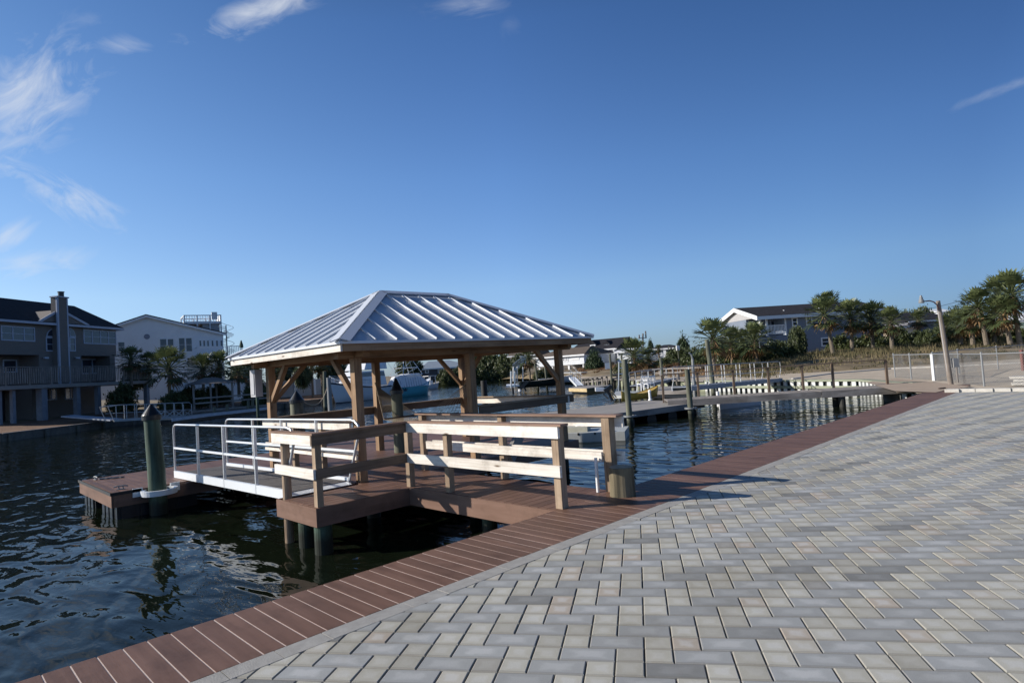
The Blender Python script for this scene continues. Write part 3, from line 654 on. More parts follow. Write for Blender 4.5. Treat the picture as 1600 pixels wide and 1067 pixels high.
# ---- floating dock
fd=T('floating_dock','low brown composite floating dock on black floats beside the gangway','floating dock',(-10,4,W))
q=M(); y=2.15
while y<12.2:
    q.box((-11.6,y,FZ-.028),(2.9,0,0),(0,.136,0),(0,0,.026)); y+=.1445
q.build('decking',composite,fd,bev=.002)
def ff(a,b,n='skirt_board'):
    g=M(); g.beam((a[0],a[1],FZ-.15),(b[0],b[1],FZ-.15),.03,.245); g.build(n,fascia,fd,bev=.003)
ff((-11.62,2.12),(-8.66,2.12)); ff((-8.665,2.14),(-8.665,12.3)); ff((-11.615,2.14),(-11.615,12.3)); ff((-11.6,12.3),(-8.68,12.3))
for xs in ((-11.55,-10.55),(-9.85,-8.72)):
    for ys in ((2.2,3.6),(5,6.5),(8,9.5),(10.6,12.0)):
        g=M(); g.bx(xs[0],ys[0],W-.25,xs[1],ys[1],FZ-.27)
        k=xs[0]+.06
        while k<xs[1]-.2: g.bx(k,ys[0]-.03,W-.2,k+.2,ys[0]+.01,FZ-.285); k+=.32
        k=ys[0]+.06
        while k<ys[1]-.2: g.bx(xs[1]-.01,k,W-.2,xs[1]+.03,k+.2,FZ-.285); k+=.32
        g.build('float',blackp,fd,bev=.015)
g=M(); g.bx(-11.66,2.085,FZ-.045,-8.63,2.104,FZ+.012); g.bx(-8.648,2.104,FZ-.045,-8.63,2.6,FZ+.012); g.build('bumper',rubber,fd,bev=.008)
def cleat(px,py,rot,par,z):
    g=M(); c=Vector((px,py,z)); d=Vector((math.cos(rot),math.sin(rot),0))
    g.box(c-d*.07-Vector((-d.y,d.x,0))*.025,d*.14,Vector((-d.y,d.x,0))*.05,(0,0,.012))
    for s_ in (-.035,.035): g.tube([c+d*s_,c+d*s_+Z*.055],.012,8)
    g.tube([c-d*.12+Z*.05,c-d*.06+Z*.065,c+d*.06+Z*.065,c+d*.12+Z*.05],.013,8); g.build('cleat',galv,par,smooth=False)
cleat(-11.3,2.35,.1,fd,FZ); cleat(-9.05,2.35,1.2,fd,FZ); cleat(-8.85,6.5,1.57,fd,FZ)
g=M()
pp=[(-11.25+.02*k,2.4+.10*math.sin(k*1.3)+.02*k,FZ+.015) for k in range(18)]; g.tube(pp,.013,6); g.build('mooring_chain',galv,fd)
# guide pile with ring
gp=T('guide_pile','tall green treated pile with a black pointed cap and white ring at the floating dock','piling',(-8.48,2.84,W))
q=M(); q.tube([(-8.46,2.86,-2.2),(-8.49,2.83,.2),(-8.505,2.79,1.20)],lambda t:.168-.03*t,24,r=.2); q.build('shaft',pilegreen,gp,smooth=True)
q=M(); q.lathe((-8.507,2.79,1.16),[(.168,0),(.172,.09),(.16,.11),(.02,.30),(0.001,.305)],24); q.build('pile_cap',blackp,gp)
q=M(); q.lathe((-8.47,2.86,FZ-.13),[(.25,0),(.31,.0),(.315,.1),(.25,.1)],32,closed=True); q.bx(-8.66,2.45,FZ-.14,-8.63,2.62,FZ+.02); q.bx(-8.66,3.1,FZ-.14,-8.63,3.27,FZ+.02); q.build('pile_ring',alupaint,gp,smooth=False)
def capped(px,py,d,r,ztop,label,lean=(0,0),capped_=True,mat=pilem,grp=None,capm=blackp):
    b=AD(px,d,W); t=T('guide_pile',label,'piling',b,grp)
    q=M(); q.tube([(b.x,b.y,-2.2),(b.x+lean[0],b.y+lean[1],ztop)],lambda k:r*(1.03-.06*k),20,r=rng.random()); q.build('shaft',mat,t,smooth=True)
    if capped_:
        q=M(); q.lathe((b.x+lean[0],b.y+lean[1],ztop-.05),[(r+.02,0),(r+.02,.08),(r,.1),(.02,.34),(.001,.345)],20); q.build('pile_cap',capm,t)
    return t
def zat(px,py,d): return CAM.z+(hor(px)-py)*d/FPX
capped(462,0,17.5,.19,zat(462,627,17.5),'dark capped pile with a mooring line, seen left of the near gazebo post')
capped(618,0,13.6,.125,zat(617,612,13.6),'dark capped pile behind the hammock ropes')
capped(754.5,0,18.2,.095,zat(754,595,18.2),'slim black pile just right of the middle gazebo post',capped_=False,mat=plain('black_pile',(.02,.02,.02),.7))
# ================================================================= GREY FLOATING DOCK AND PIER (right of centre)
gd=T('floating_dock','weathered grey floating dock with black drums beyond the railings','floating dock',(-9.8,19.5,W))
PA=[Vector(p) for p in ((-8.75,15.6,0),(-7.45,22.3,0),(-10.9,23.3,0),(-12.25,16.4,0))]; gt=-.2
q=M(); q.prism([p+Z*(gt-.03) for p in PA],Z*.03); q.build('deck',greydeck,gd)
for a,b in zip(PA,PA[1:]+PA[:1]):
    q=M(); q.beam(a+Z*(gt-.125),b+Z*(gt-.125),.045,.19); q.build('skirt_board',greywood,gd)
e1=(PA[1]-PA[0]).normalized(); e2=(PA[3]-PA[0]).normalized()
for i in range(6):
    for j in (0,2.4):
        c=PA[0]+e1*(.5+i*1.15)+e2*(.55+j)
        q=M(); q.tube([c-e2*.4+Z*(W+.05),c+e2*.4+Z*(W+.05)],.24,14); q.build('drum_float',blackp,gd)
q=M()
for (a,b) in ((0,1),(1,2),(2,3),(3,0)):
    p=PA[a].lerp(PA[b],.5); 
q.beam(A(1035,629,24.2),A(1046,628,24.6),.2,.03); 
cleat(G(893,637,-.2).x+.4,G(893,637,-.2).y,.5,gd,gt); cleat(-11.3,21.0,.5,gd,gt)
# ring + piles
def ringpile(base,ztop,r,label,lean):
    t=T('guide_pile',label,'piling',(base.x,base.y,W))
    q=M(); q.tube([(base.x,base.y,-2),(base.x+lean,base.y+lean,ztop)],lambda k:r*(1.05-.1*k),18,r=rng.random()); q.build('shaft',pilem,t,smooth=True)
    q=M(); q.lathe((base.x,base.y,-.27),[(r+.07,0),(r+.13,0),(r+.13,.05),(r+.07,.05)],24,closed=True); q.build('pile_ring',galv,t); return t
ringpile(Vector((-7.51,17.2,0)),HZ(Vector((-7.51,17.2,0)),979,562)+.02,.105,'bare grey-green pile with a ring at the near corner of the grey dock',-.03)
ringpile(Vector((-6.81,20.1,0)),HZ(Vector((-6.81,20.1,0)),1077,577),.10,'grey pile standing in front of the wooden ramp',-.02)
# grey plastic drive-on float with kayak seat
pf=T('kayak_float','pale grey moulded plastic float moored beside the walkway','float',(-6.6,13.5,W))
q=M()
c0_=G(975,690,W); A0=Vector((-5.75,14.35,0)); ux=Vector((-.86,-.50,0)); uy=Vector((-.50,.86,0))
q.box(A0+Z*(W-.1),ux*4.6,uy*1.5,Z*.36); q.build('float_hull',greyplast,pf,bev=.04)
q=M()
for k in range(9): q.box(A0+ux*(.35+k*.5)-uy*.012+Z*(W+.2),ux*.05,uy*.03,Z*.068)
q.build('joint_slots',blackp,pf)
q=M()
for k in range(2): q.box(A0+ux*(1.15+k*1.1)+uy*.35+Z*(W+.262),ux*.8,uy*.7,Z*.14)
q.build('seat_pods',plain('cream_poly',(.50,.48,.38),.6),pf,bev=.08)
q=M(); c=A0+ux*1.5+uy*.7+Z*(W+.36); q.tube([c,c+Z*.12+ux*.02,c+Z*.25-ux*.08],lambda t:.06*(1-t)+.01,8); q.build('bow_handle',whitep,pf)
ld=T('boat_ladder','dark grey leaning board ladder beyond the walkway railing','ladder',(-4.6,9.2,0))
q=M(); a,b=A(813,676,10.4),A(797,716,9.9); q.beam(a,b,.06,.26); q.build('side_rail',greydeck,ld)
q=M()
for t in (.15,.5,.85): p=a.lerp(b,t); q.beam(p+rt*.13,p+rt*.38,.05,.03)
q.build('rungs',greydeck,ld)
# pier + ramp (wood) : near edge line
p1=G(1421,603,0); p0=G(1283,611,0); pd=(p1-p0).normalized(); pn=Vector((-pd.y,pd.x,0))
pr_=T('pier','short fixed grey wooden pier joined to the boardwalk end','pier',p0)
q=M(); Lp=(p1-p0).length; k=0
while k<Lp-.05:
    q.box(p0+pd*k-Z*.035,pd*.135,pn*1.55,Z*.033); k+=.142
q.build('deck_boards',greywood,pr_)
for o in (0,1.5):
    q=M(); q.box(p0+pn*o-pn*(.0 if o else .045)-Z*.26,pd*Lp,pn*.045,Z*.25); q.build('side_beam',greywood,pr_)
q=M(); q.box(p1+pn*.02-Z*.26,pd*.04,pn*1.5,Z*.25); q.build('end_beam',greywood,pr_)
for px,o in ((1303,.1),(1317,1.0)):
    b=G(px,600,0)
    d_=p0+pd*(.75+.1*o)+pn*(o)
    q=M(); q.tube([d_-Z*2.2,d_-Z*.26],.12,12,r=.3); q.build('pile',plain('wet_pile%d'%px,(.03,.03,.025),.6),pr_)
q=M(); q.beam(p0+pd*(Lp-.35)+pn*.1-Z*.5,p0+pd*(Lp-.35)+pn*1.4-Z*.5,.05,.45); q.build('cross_brace',bulkm,pr_)
# ramp
r1=p0-pd*.02; r0_=G(1040,622,.02)+Vector((0,0,0)); r0_=Vector((r0_.x,r0_.y,.0)); r0_=r1-pd*5.75; r0_.z=-.03
rp=T('boarding_ramp','long grey wooden ramp running from the pier down to the grey dock','ramp',r0_)
q=M(); dd=(r1-r0_); Lr=dd.length; dn=dd.normalized(); k=0
while k<Lr-.1:
    q.box(r0_+dn*k-Z*.035,dn*.135,pn*1.3,Z*.033); k+=.142
q.build('deck_boards',greywood,rp)
for o in (-.045,1.3):
    q=M(); q.box(r0_+pn*o-Z*.25,dd,pn*.045,Z*.24); q.build('side_beam',greywood,rp)
# railing on far side of pier/ramp
rl=T('pier_railing','brown wooden railing with a single top rail along the far side of pier and ramp','railing',r0_+pn*1.5)
tops=[]
for t_ in (.02,.24,.46,.62,.82): tops.append((r0_+dd*t_+pn*1.42,))
ends=[r0_.lerp(r1,t)+pn*1.42 for t in (.0,.25,.5,.74,.97)]+[p0+pd*(Lp*t)+pn*1.62 for t in (.33,.98)]
for e in ends:
    q=M(); q.beam(e-Z*.22,e+Z*.98,.085,.085,upv=pd); q.build('post',shadebrown,rl)
q=M(); q.beam(ends[0]+Z*1.0,ends[4]+Z*1.0,.14,.04); q.beam(ends[4]+Z*1.0,ends[-1]+Z*1.0,.138,.042); q.build('top_rail',shadebrown,rl)
# small white float under the ramp
wf=T('swim_float','small white plastic float low in the water under the ramp','float',G(1160,638,W))
c=G(1125,640,W); q=M(); q.box(c-Z*.1,(G(1190,632,W)-c),Vector((-.45,.8,0))*1.1,Z*.33); q.build('float_body',whitep,wf,bev=.03)
q=M(); q.tube([c+Vector((-.2,.3,.1)),c+Vector((-.2,.3,.75))],.07,10); q.build('white_post',whitep,wf)
def bol(px,py,h,z,label):
    b=G(px,py,z); t=T('dock_pedestal',label,'pedestal',b)
    q=M(); q.lathe(b,[(.09,0),(.09,.05),(.06,.07),(.06,h-.06),(.075,h-.05),(.075,h-.01),(.05,h)],14); q.face([(b.x+.05*math.cos(k*.449),b.y+.05*math.sin(k*.449),h+z) for k in range(14)]); q.build('column',whitep,t)
    q=M(); q.lathe(b+Z*h,[(.05,0),(.04,.03),(.001,.05)],14); q.build('top_cap',whitep,t)
bol(1016,625.5,.44,-.2,'white PVC pedestal standing on the grey dock in front of the chairs')
# second grey float with chairs
d2=T('floating_dock','smaller grey floating dock carrying two white chairs','floating dock',G(1000,612,W))
Q=[G(1003,611.5,-.2),G(1078,609,-.2),G(1088,602,-.2),G(1025,604,-.2)]; Q=[Vector(p) for p in Q]
qa=G(953,616,-.2); 
q=M(); q.prism([p-Z*.03 for p in Q],Z*.03); q.build('deck',greydeck,d2)
for a,b in zip(Q,Q[1:]+Q[:1]):
    q=M(); q.beam(a-Z*.12,b-Z*.12,.05,.2); q.build('skirt_board',greywood,d2)
q=M(); q.prism([p*.98+(Q[0]+Q[2])*.01-Z*.42 for p in [Vector((v.x,v.y,-.2)) for v in Q]],Z*.2); q.build('float',blackp,d2)
wb=T('floating_dock','low white topped float end beside the outboard motor','floating dock',G(980,618,W))
Q=[G(958,618,-.3),G(1001,617.5,-.3),G(1001,611,-.3),G(962,611,-.3)]
q=M(); q.prism([p-Z*.16 for p in Q],Z*.16); q.build('float_top',greyplast,wb,bev=.03)
q=M(); q.prism([p*1-Z*.5 for p in [Q[0].lerp(Q[1],.3),Q[0].lerp(Q[1],.7),Q[3].lerp(Q[2],.7),Q[3].lerp(Q[2],.3)]],Z*.33); q.build('drum',blackp,wb)
# plastic chairs
def chair(px,py,rz,label):
    b=G(px,py,-.2); t=T('plastic_chair',label,'chair',b,'white plastic chairs on the small dock')
    def L_(x,y,z): 
        c,s=math.cos(rz),math.sin(rz); return b+Vector((x*c-y*s,x*s+y*c,z))
    for sx,sy in ((-1,-1),(1,-1),(-1,1),(1,1)):
        q=M(); q.beam(L_(sx*.24,sy*.24,0),L_(sx*.20,sy*.20,.42),.05,.05); q.build('leg',whitep,t)
    q=M(); q.box(L_(-.24,-.24,.40),L_(.24,-.24,.40)-L_(-.24,-.24,.40),L_(-.24,.22,.40)-L_(-.24,-.24,.40),Z*.035); q.build('seat',whitep,t,bev=.01)
    q=M()
    for k in range(5):
        x=-.2+.1*k; q.beam(L_(x,.20,.42),L_(x,.33,.84),.055,.02)
    q.beam(L_(-.23,.335,.84),L_(.23,.335,.84),.03,.09); q.build('backrest',whitep,t)
    for s_ in (-1,1):
        q=M(); q.beam(L_(s_*.25,-.2,.62),L_(s_*.25,.3,.64),.05,.03); q.beam(L_(s_*.24,-.22,.4),L_(s_*.25,-.2,.62),.04,.04); q.build('armrest',whitep,t)
chair(1004,610.5,-2.0,'white plastic armchair nearer the thick pile, left one of the pair'); chair(1015,610.5,-2.0,'white plastic armchair beside the yellow boat, right one of the pair')
# yellow kayak / canoe
def hull(name,L_,B,H,c,ang,mat,par=None,sheer=.25,flare=.75,trans=.8,keelz=-.15,n=13,deck=None,smooth=True):
    c=Vector(c); ca,sa=math.cos(ang),math.sin(ang)
    def Wd(x,y,z): return c+Vector((x*ca-y*sa,x*sa+y*ca,z))
    q=M(); secs=[]
    for i in range(n):
        t=i/(n-1); x=-L_/2+L_*t
        wfull=trans+(1-trans)*min(1,t/.35) if trans>0 else math.sin(math.pi*min(1,max(.02,t*1.0)))**.6
        if t>.5: wfull=(1-((t-.5)/.5)**2.4)
        if trans<=0 and t<.5: wfull=(1-((.5-t)/.5)**2.4)
        b=B/2*max(.015,wfull); sh_=H+sheer*(max(0,t-.3)/.7)**2+(sheer*.8*((.5-t)/.5)**2 if trans<=0 and t<.5 else 0)
        wl=b*(flare if t<.5 else flare*(1-.45*((t-.5)/.5)))
        ov=(sh_*.55*((t-.5)/.5)**3 if t>.5 else 0)
        secs.append([Wd(x-ov*.9,0,keelz),Wd(x-ov*.6,wl*.8,keelz*.4),Wd(x-ov*.3,wl+(b-wl)*.35,sh_*.4),Wd(x,b,sh_)])
    for s0,s1 in zip(secs,secs[1:]):
        for k in range(3):
            q.face([s0[k],s1[k],s1[k+1],s0[k+1]])
    def mir(p):
        d=p-c; lx=d.x*ca+d.y*sa; ly=-d.x*sa+d.y*ca; return Wd(lx,-ly,d.z)
    for s0,s1 in zip(secs,secs[1:]):
        for k in range(3):
            q.face([mir(s0[k+1]),mir(s1[k+1]),mir(s1[k]),mir(s0[k])])
    s0=secs[0]; q.face([s0[0],s0[1],s0[2],s0[3],mir(s0[3]),mir(s0[2]),mir(s0[1])])
    o=q.build(name,mat,par,smooth=smooth,merge=True)
    q=M()
    for a,b in zip(secs,secs[1:]): q.face([a[3]-Z*.03,b[3]-Z*.03,mir(b[3])-Z*.03,mir(a[3])-Z*.03])
    o2=q.build('deck',deck or mat,par) 
    return Wd,secs,mir
b_=G(1000,606,-.2); e_=(G(1043,600,-.2)-G(958,611,-.2)); yk=T('canoe','long yellow canoe lying behind the white chairs','canoe',G(1000,605,-.2))
c=A(1000,600.5,30.5); c.z=-.28; ang=math.atan2(e_.y,e_.x)
hull('hull',3.4,.62,.28,c,ang,yellow,yk,sheer=.28,trans=0,keelz=0,flare=.8)
# outboard motor
om=T('outboard_motor','black outboard motor with white cowling tilted at the float end','outboard motor',A(947,618,26))
c=A(941,609,26); q=M(); q.box(c-rt*.28-Z*.07,rt*.38,fw*.2,Z*.16); q.build('cowling',whitep,om,bev=.05)
q=M(); q.beam(A(944,611,26),A(955,603,26),.16,.14); q.beam(A(948,607,26.1),A(957,626,26.1),.09,.1); q.beam(A(943,615,26.1),A(950,623,26),.05,.05); q.build('shaft',blackp,om)
q=M(); q.beam(A(953,612,26.2),A(960,623,26.2),.12,.05); q.beam(A(956,611,26.2),A(963,621,26.2),.10,.04); q.build('mounting_bracket',yellowwood,om)
# yellow edged dock and its ladders
yd=T('floating_dock','brown topped floating dock with a pale new-lumber edge far across the basin','floating dock',G(920,610,W))
d_=44
Q=[G(889,606.5,-.25),G(917,607.0,-.25),G(957,602,-.25),G(912,602.2,-.25)]
q=M(); q.prism([p-Z*.03 for p in Q],Z*.05); q.build('deck',greydeck,yd)
q=M(); q.beam(Q[0]-Z*.13,Q[1]-Z*.13,.06,.26); q.build('edge_board',yellowwood,yd)
q=M(); q.beam(Q[1]-Z*.14,Q[2]-Z*.14,.06,.24); q.build('side_board',plain('mossy_board',(.08,.085,.05),.9),yd)
q=M(); q.prism([p-Z*.7 for p in [Q[0].lerp(Q[2],.06),Q[1].lerp(Q[3],.06),Q[2].lerp(Q[0],.06),Q[3].lerp(Q[1],.06)]],Z*.42); q.build('float',blackp,yd)
# ================================================================= FAR BULKHEAD (right)
bhp=[(905,68),(930,62),(1000,50),(1100,40),(1180,35.3),(1260,32),(1340,29.3),(1392,25.6),(1425,24.6)]
pts=[AD(a,d) for a,d in bhp]
def arc(pts,step):
    out=[];rem=0
    for a,b in zip(pts,pts[1:]):
        l=(b-a).length; t=rem
        while t<l: out.append((a.lerp(b,t/l),(b-a).normalized())); t+=step
        rem=t-l
    return out
bh=T('vinyl_bulkhead','ribbed white vinyl bulkhead with pale green cap along the far side of the basin','bulkhead',pts[5])
q1=M();q2=M();q3=M();q4=M()
for p,d in arc(pts[3:],.46):
    n=Vector((d.y,-d.x,0)); 
    if n.dot(CAM-p)<0: n=-n
    q1.box(p+n*.12-Z*1.6,d*.22,-n*.08,Z*1.55); q2.box(p+d*.22+n*-.02-Z*1.6,d*.24,-n*.05,Z*1.55)
for a,b in zip(pts[3:],pts[4:]):
    d=(b-a).normalized(); n=Vector((d.y,-d.x,0)); 
    if n.dot(CAM-a)<0: n=-n
    q3.box(a+n*.16-Z*.06,b-a,-n*.45,Z*.085); q4.box(a+n*.2-Z*.42,b-a,-n*.07,Z*.14)
q1.build('raised_ribs',vinylw,bh); q2.build('recessed_ribs',vinyld,bh); q3.build('cap',greenvinyl,bh); q4.build('waler',greenvinyl,bh)
bh2=T('timber_bulkhead','pale panel bulkhead with dark timber posts below the russet grass','bulkhead',pts[1])
q1=M();q2=M();q3=M()
for p,d in arc(pts[:4],1.3):
    n=Vector((d.y,-d.x,0)); n=n if n.dot(CAM-p)>0 else -n
    q1.box(p+n*.25-Z*1.5,d*.22,-n*.2,Z*1.52)
for a,b in zip(pts[:3],pts[1:4]):
    d=(b-a).normalized(); n=Vector((d.y,-d.x,0)); n=n if n.dot(CAM-a)>0 else -n
    q2.box(a-Z*1.6,b-a,-n*.1,Z*1.55); q3.box(a+n*.2-Z*.05,b-a,-n*.5,Z*.07)
q1.build('posts',bulkm,bh2); q2.build('panels',plain('lichen_panel',(.30,.32,.22),.9,var=.2),bh2); q3.build('cap',greywood,bh2)
# left shore bulkhead
lp=[AD(a,d) for a,d in SH[:10]]
lb=T('timber_bulkhead','dark timber bulkhead with pale cap along the left bank below the grey house','bulkhead',lp[3])
q1=M();q2=M();q3=M()
for a,b in zip(lp,lp[1:]):
    d=(b-a).normalized(); n=Vector((d.y,-d.x,0)); n=n if n.dot(CAM-a)>0 else -n
    q1.box(a-Z*1.6,b-a,n*.06,Z*1.4); q2.box(a+n*.14-Z*.2,b-a,-n*.3,Z*.05)
for p,d in arc(lp,2.4):
    n=Vector((d.y,-d.x,0)); n=n if n.dot(CAM-p)>0 else -n
    q3.tube([p+n*.18-Z*2,p+n*.18-Z*.25],.12,8)
q1.build('panels',bulkm,lb); q2.build('cap',greywood,lb); q3.build('posts',bulkm,lb)
#@@NEXT
# ================================================================= BUILDINGS
class Fr:
    def __init__(s,pa,da,pb,db,z=0.):
        s.A=AD(pa,da,0); B=AD(pb,db,0); s.L=(B-s.A).length; s.s=(B-s.A).normalized(); s.n=Vector((s.s.y,-s.s.x,0))
        if s.n.dot(CAM-s.A)<0: s.n=-s.n
        s.z=z
    def uv(s,x,y,o=0.):
        P0=s.A+s.n*o; d=ray(x,y); n=s.n; t=(P0-CAM).dot(n)/d.dot(n); p=CAM+d*t
        return ((p-s.A).dot(s.s),p.z)
    def pt(s,u,z,o=0.): p=s.A+s.s*u+s.n*o; return Vector((p.x,p.y,z))
    def px(s,x,y,o=0.): u,z=s.uv(x,y,o); return s.pt(u,z,o)
    def box(s,q,u0,u1,z0,z1,o0,o1): q.box(s.pt(u0,z0,o0),s.s*(u1-u0),s.n*(o1-o0),Z*(z1-z0)); return q
    def wall(s,par,pts,D,mat,name='wall',o=0.):
        q=M(); q.prism([s.px(x,y,o) for x,y in pts],-s.n*D); return q.build(name,mat,par)
    def rect(s,x0,y0,x1,y1,o=0.):
        ym=(y0+y1)/2; xm=(x0+x1)/2
        return s.uv(x0,ym,o)[0],s.uv(x1,ym,o)[0],s.uv(xm,y1,o)[1],s.uv(xm,y0,o)[1]
    def win(s,par,x0,y0,x1,y1,nx=1,ny=2,fw_=.09,trim=None,o=0.,name='window',gl=None):
        u0,u1,z0,z1=s.rect(x0,y0,x1,y1,o); q=M(); f=fw_
        s.box(q,u0,u1,z0,z0+f,o,o+.05); s.box(q,u0,u1,z1-f,z1,o,o+.05); s.box(q,u0,u0+f,z0+f,z1-f,o,o+.048); s.box(q,u1-f,u1,z0+f,z1-f,o,o+.048)
        for i in range(1,nx): u=u0+(u1-u0)*i/nx; s.box(q,u-f/2,u+f/2,z0+f,z1-f,o,o+.046)
        for i in range(1,ny): z=z0+(z1-z0)*i/ny; s.box(q,u0+f,u1-f,z-f*.25,z+f*.25,o,o+.044)
        w_=q.build(name,trim or trimb,par)
        q=M(); s.box(q,u0+f*.5,u1-f*.5,z0+f*.5,z1-f*.5,o+.002,o+.02); q.build('pane',gl or glass,w_)
        return w_
def house_root(name,label,fr,cat='house'): 
    return T(name,label,cat,fr.pt(fr.L/2,0,0))
# --- taupe house, left
f=Fr(0,46.8,191,59.3); h=house_root('house','taupe two storey house on pillars with tall chimney, dark roof and long deck',f)
u0=-4.5; uR=f.uv(182,560)[0]; zE=f.uv(100,507)[1]; zD=f.uv(60,601,3.2)[1]; zM=f.uv(90,555)[1]; D=9
q=M(); f.box(q,u0,uR,zM,zE,-D,0)
uA=f.uv(61,560)[0]; uB=f.uv(127,560)[0]; uC=f.uv(172,565)[0]
f.box(q,uA,uB,zD,zM,-D,0); f.box(q,u0,uA,zD,zM,-D,-1.8); f.box(q,uB,uC,zD,zM,-D,-1.5); f.box(q,uC,uC+.6,zD,zM,-1.5,0)
q.build('upper_wall',greysid,h)
q=M(); f.box(q,f.uv(68,640)[0],f.uv(174,640)[0],.0,zD-.002,-D+.3,-1); q.build('ground_floor_wall',greysid,h)
q=M(); f.box(q,u0,uR+2,0,zD-.002,-D,-D+.2); f.box(q,u0,f.uv(60,640)[0],0,zD-.002,-3.2,-3); q.build('dark_backing',shing,h)  # added dark wall in place of the shade under the house
rg0=f.pt(u0,f.uv(0,465,-5)[1],-5); u_,z_=f.uv(116,477,-5); rg1=f.pt(u_,rg0.z,-5); eL=f.pt(u0,zE,.5); eR=f.pt(uR+.5,zE,.5); bR=f.pt(uR+.5,zE,-D-.5); bL=f.pt(u0,zE,-D-.5)
q=M(); q.face([eL,eR,rg1,rg0]); q.face([eR,bR,rg1]); q.face([bR,bL,rg0,rg1]); q.face([eL,bL,bR,eR]); q.build('roof',shing,h)
q=M(); f.box(q,u0,uR+.5,zE-.2,zE-.005,.5,.53); f.box(q,uR+.5,uR+.53,zE-.2,zE-.005,-D,.5); q.build('gutter',trimb,h)
tri=[f.px(60,501,.3),f.px(93,484,.3),f.px(138,508,.3)]
for p in tri[::2]: p.z=zE+.02
q=M(); q.prism([p for p in tri],-f.n*5); g_=q.build('gable',greysid,h)
q=M(); q.beam(tri[0]+f.n*.06,tri[1]+f.n*.06,.06,.2,upv=Z); q.beam(tri[1]+f.n*.06,tri[2]+f.n*.06,.06,.2,upv=Z); q.build('rake_trim',trimb,g_)
a0,a1,c0_,c1_=f.rect(91,465,107,575,.6); zt=f.uv(96,465,.6)[1]
q=M(); f.box(q,a0,a1,zD,zt,0,.6); ch=q.build('chimney',greysid,h)
q=M()
for u in (a0,a1-.1): f.box(q,u,u+.12,zD,zt-.02,.6,.63)
f.box(q,a0-.03,a0,zD,zt-.02,.48,.6); f.box(q,a0-.1,a1+.1,zt,zt+.1,-.02,.7); q.build('corner_trim',trimb,ch)
q=M(); q.lathe(f.pt((a0+a1)/2,zt+.1,.5),[(.22,0),(.22,.35),(.26,.36),(.26,.42),(.001,.44)],14); q.build('flue_cap',blackp,ch)
f.win(h,1,510,54,533,3,2); f.win(h,130,516,181,538,4,2)
for (x0,x1) in ((71.5,88),(108,117.5)):
    f.win(h,x0,527,x1,549,1,2)
    u0_,u1_,z0_,z1_=f.rect(x0,512,x1,527.5); q=M(); lft=x0<90
    pts=[]; w_=(u1_-u0_); hh=z1_-z0_
    for k in range(9):
        a=math.pi/2*k/8; pts.append((u0_+w_*(1-math.cos(a)),z0_+hh*math.sin(a)) if lft else (u1_-w_*(1-math.cos(a)),z0_+hh*math.sin(a)))
    poly=pts+([(u1_,z0_)] if lft else [(u0_,z0_)])
    q.prism([f.pt(a,b,.045) for a,b in poly],-f.n*.04); wq=q.build('arch_window',trimb,h)
    cx_=sum(a for a,b in poly)/len(poly); cz_=sum(b for a,b in poly)/len(poly)
    q=M(); q.prism([f.pt(cx_+(a-cx_)*.72,cz_+(b-cz_)*.72,.055) for a,b in poly],-f.n*.02); q.build('pane',glass,wq)
f.win(h,4,562,26,582,1,1,o=-1.79,name='door_frame'); f.win(h,127,561,160,584,2,1,o=-1.49,name='sliding_door')
f.win(h,72,606,88,625,2,1,o=-.99); f.win(h,101,604,118,624,2,1,o=-.99)
q=M()
for x,y in ((71,560.5),(120,560.5)): c=f.px(x,y,.12); q.box(c-f.s*.2,f.s*.4,f.n*.14,Z*.14)
q.build('wall_lamps',trimb,h)
q=M(); uD=f.uv(232,600,3.2)[0]; f.box(q,u0,uD,zD-.28,zD,0,3.25); q.build('deck',greydeck,h)
q=M(); zr=f.uv(100,573,3.2)[1]-.02
f.box(q,u0,uD,zr,zr+.06,3.15,3.25)
u=u0
while u<uD: f.box(q,u,u+.09,zD,zr,3.16,3.24); u+=1.9
u=u0
while u<uD: f.box(q,u,u+.09,zD+.12,zr-.05,3.19,3.205); u+=.19
q.build('deck_railing',greywood,h)
for x,wd in ((3,.2),(23,.25),(66,.5),(122,.36),(155,.34),(194,.36),(231,.36)):
    uu,_=f.uv(x,620,2.9); q=M(); f.box(q,uu-wd/2,uu+wd/2,0.0,zD-.28,2.6,2.6+wd); q.build('pillar',plain('pillar_%d'%(x+100),(.20,.22,.26),.8),h)
q=M(); uu=f.uv(182,555)[0]; f.box(q,uu-.12,uu,zD,zM,-.3,-.18); q.build('corner_column',trimb,h)
# --- white house
f=Fr(183,68,350,74); h=house_root('house','large white gabled house with a rooftop deck and spiral stair behind the palms',f)
f.wall(h,[(150,625),(150,519),(228,494),(349,523),(349,560),(293,559),(293,625)],13,whitesid,'front_wall')
f.wall(h,[(292,561),(292,618),(349,612),(349,561)],8,whitesid,'recessed_wall',o=-2)
q=M(); th=.32
pts=[f.px(146,519.5,.4),f.px(228,492.5,.4),f.px(354,521.5,.4)]
for a,b in zip(pts,pts[1:]): q.prism([a,b,b+Z*.12,a+Z*.12],-f.n*13.8)
q.build('roof',shing,h)
q=M()
for a,b in zip(pts,pts[1:]): q.prism([a-Z*.24,b-Z*.24,b-Z*.002,a-Z*.002],-f.n*.05)
q.build('fascia',whitepaint,h)
for (x0,y0,x1,y1) in ((249.5,529,261,551),(261.5,529,272,551),(279,527.5,289.5,549.5),(290,527.5,300.5,549.5),(184,534,195.5,549.5)): f.win(h,x0,y0,x1,y1,1,2,fw_=.06,trim=whitepaint)
q=M(); c=f.px(229.5,526,.0); q.prism([c+f.s*.3*math.cos(k*math.pi/8)+Z*.3*math.sin(k*math.pi/8)+f.n*.03 for k in range(16)],-f.n*.03); q.build('round_vent',plain('vent_grey',(.20,.22,.27),.7),h)
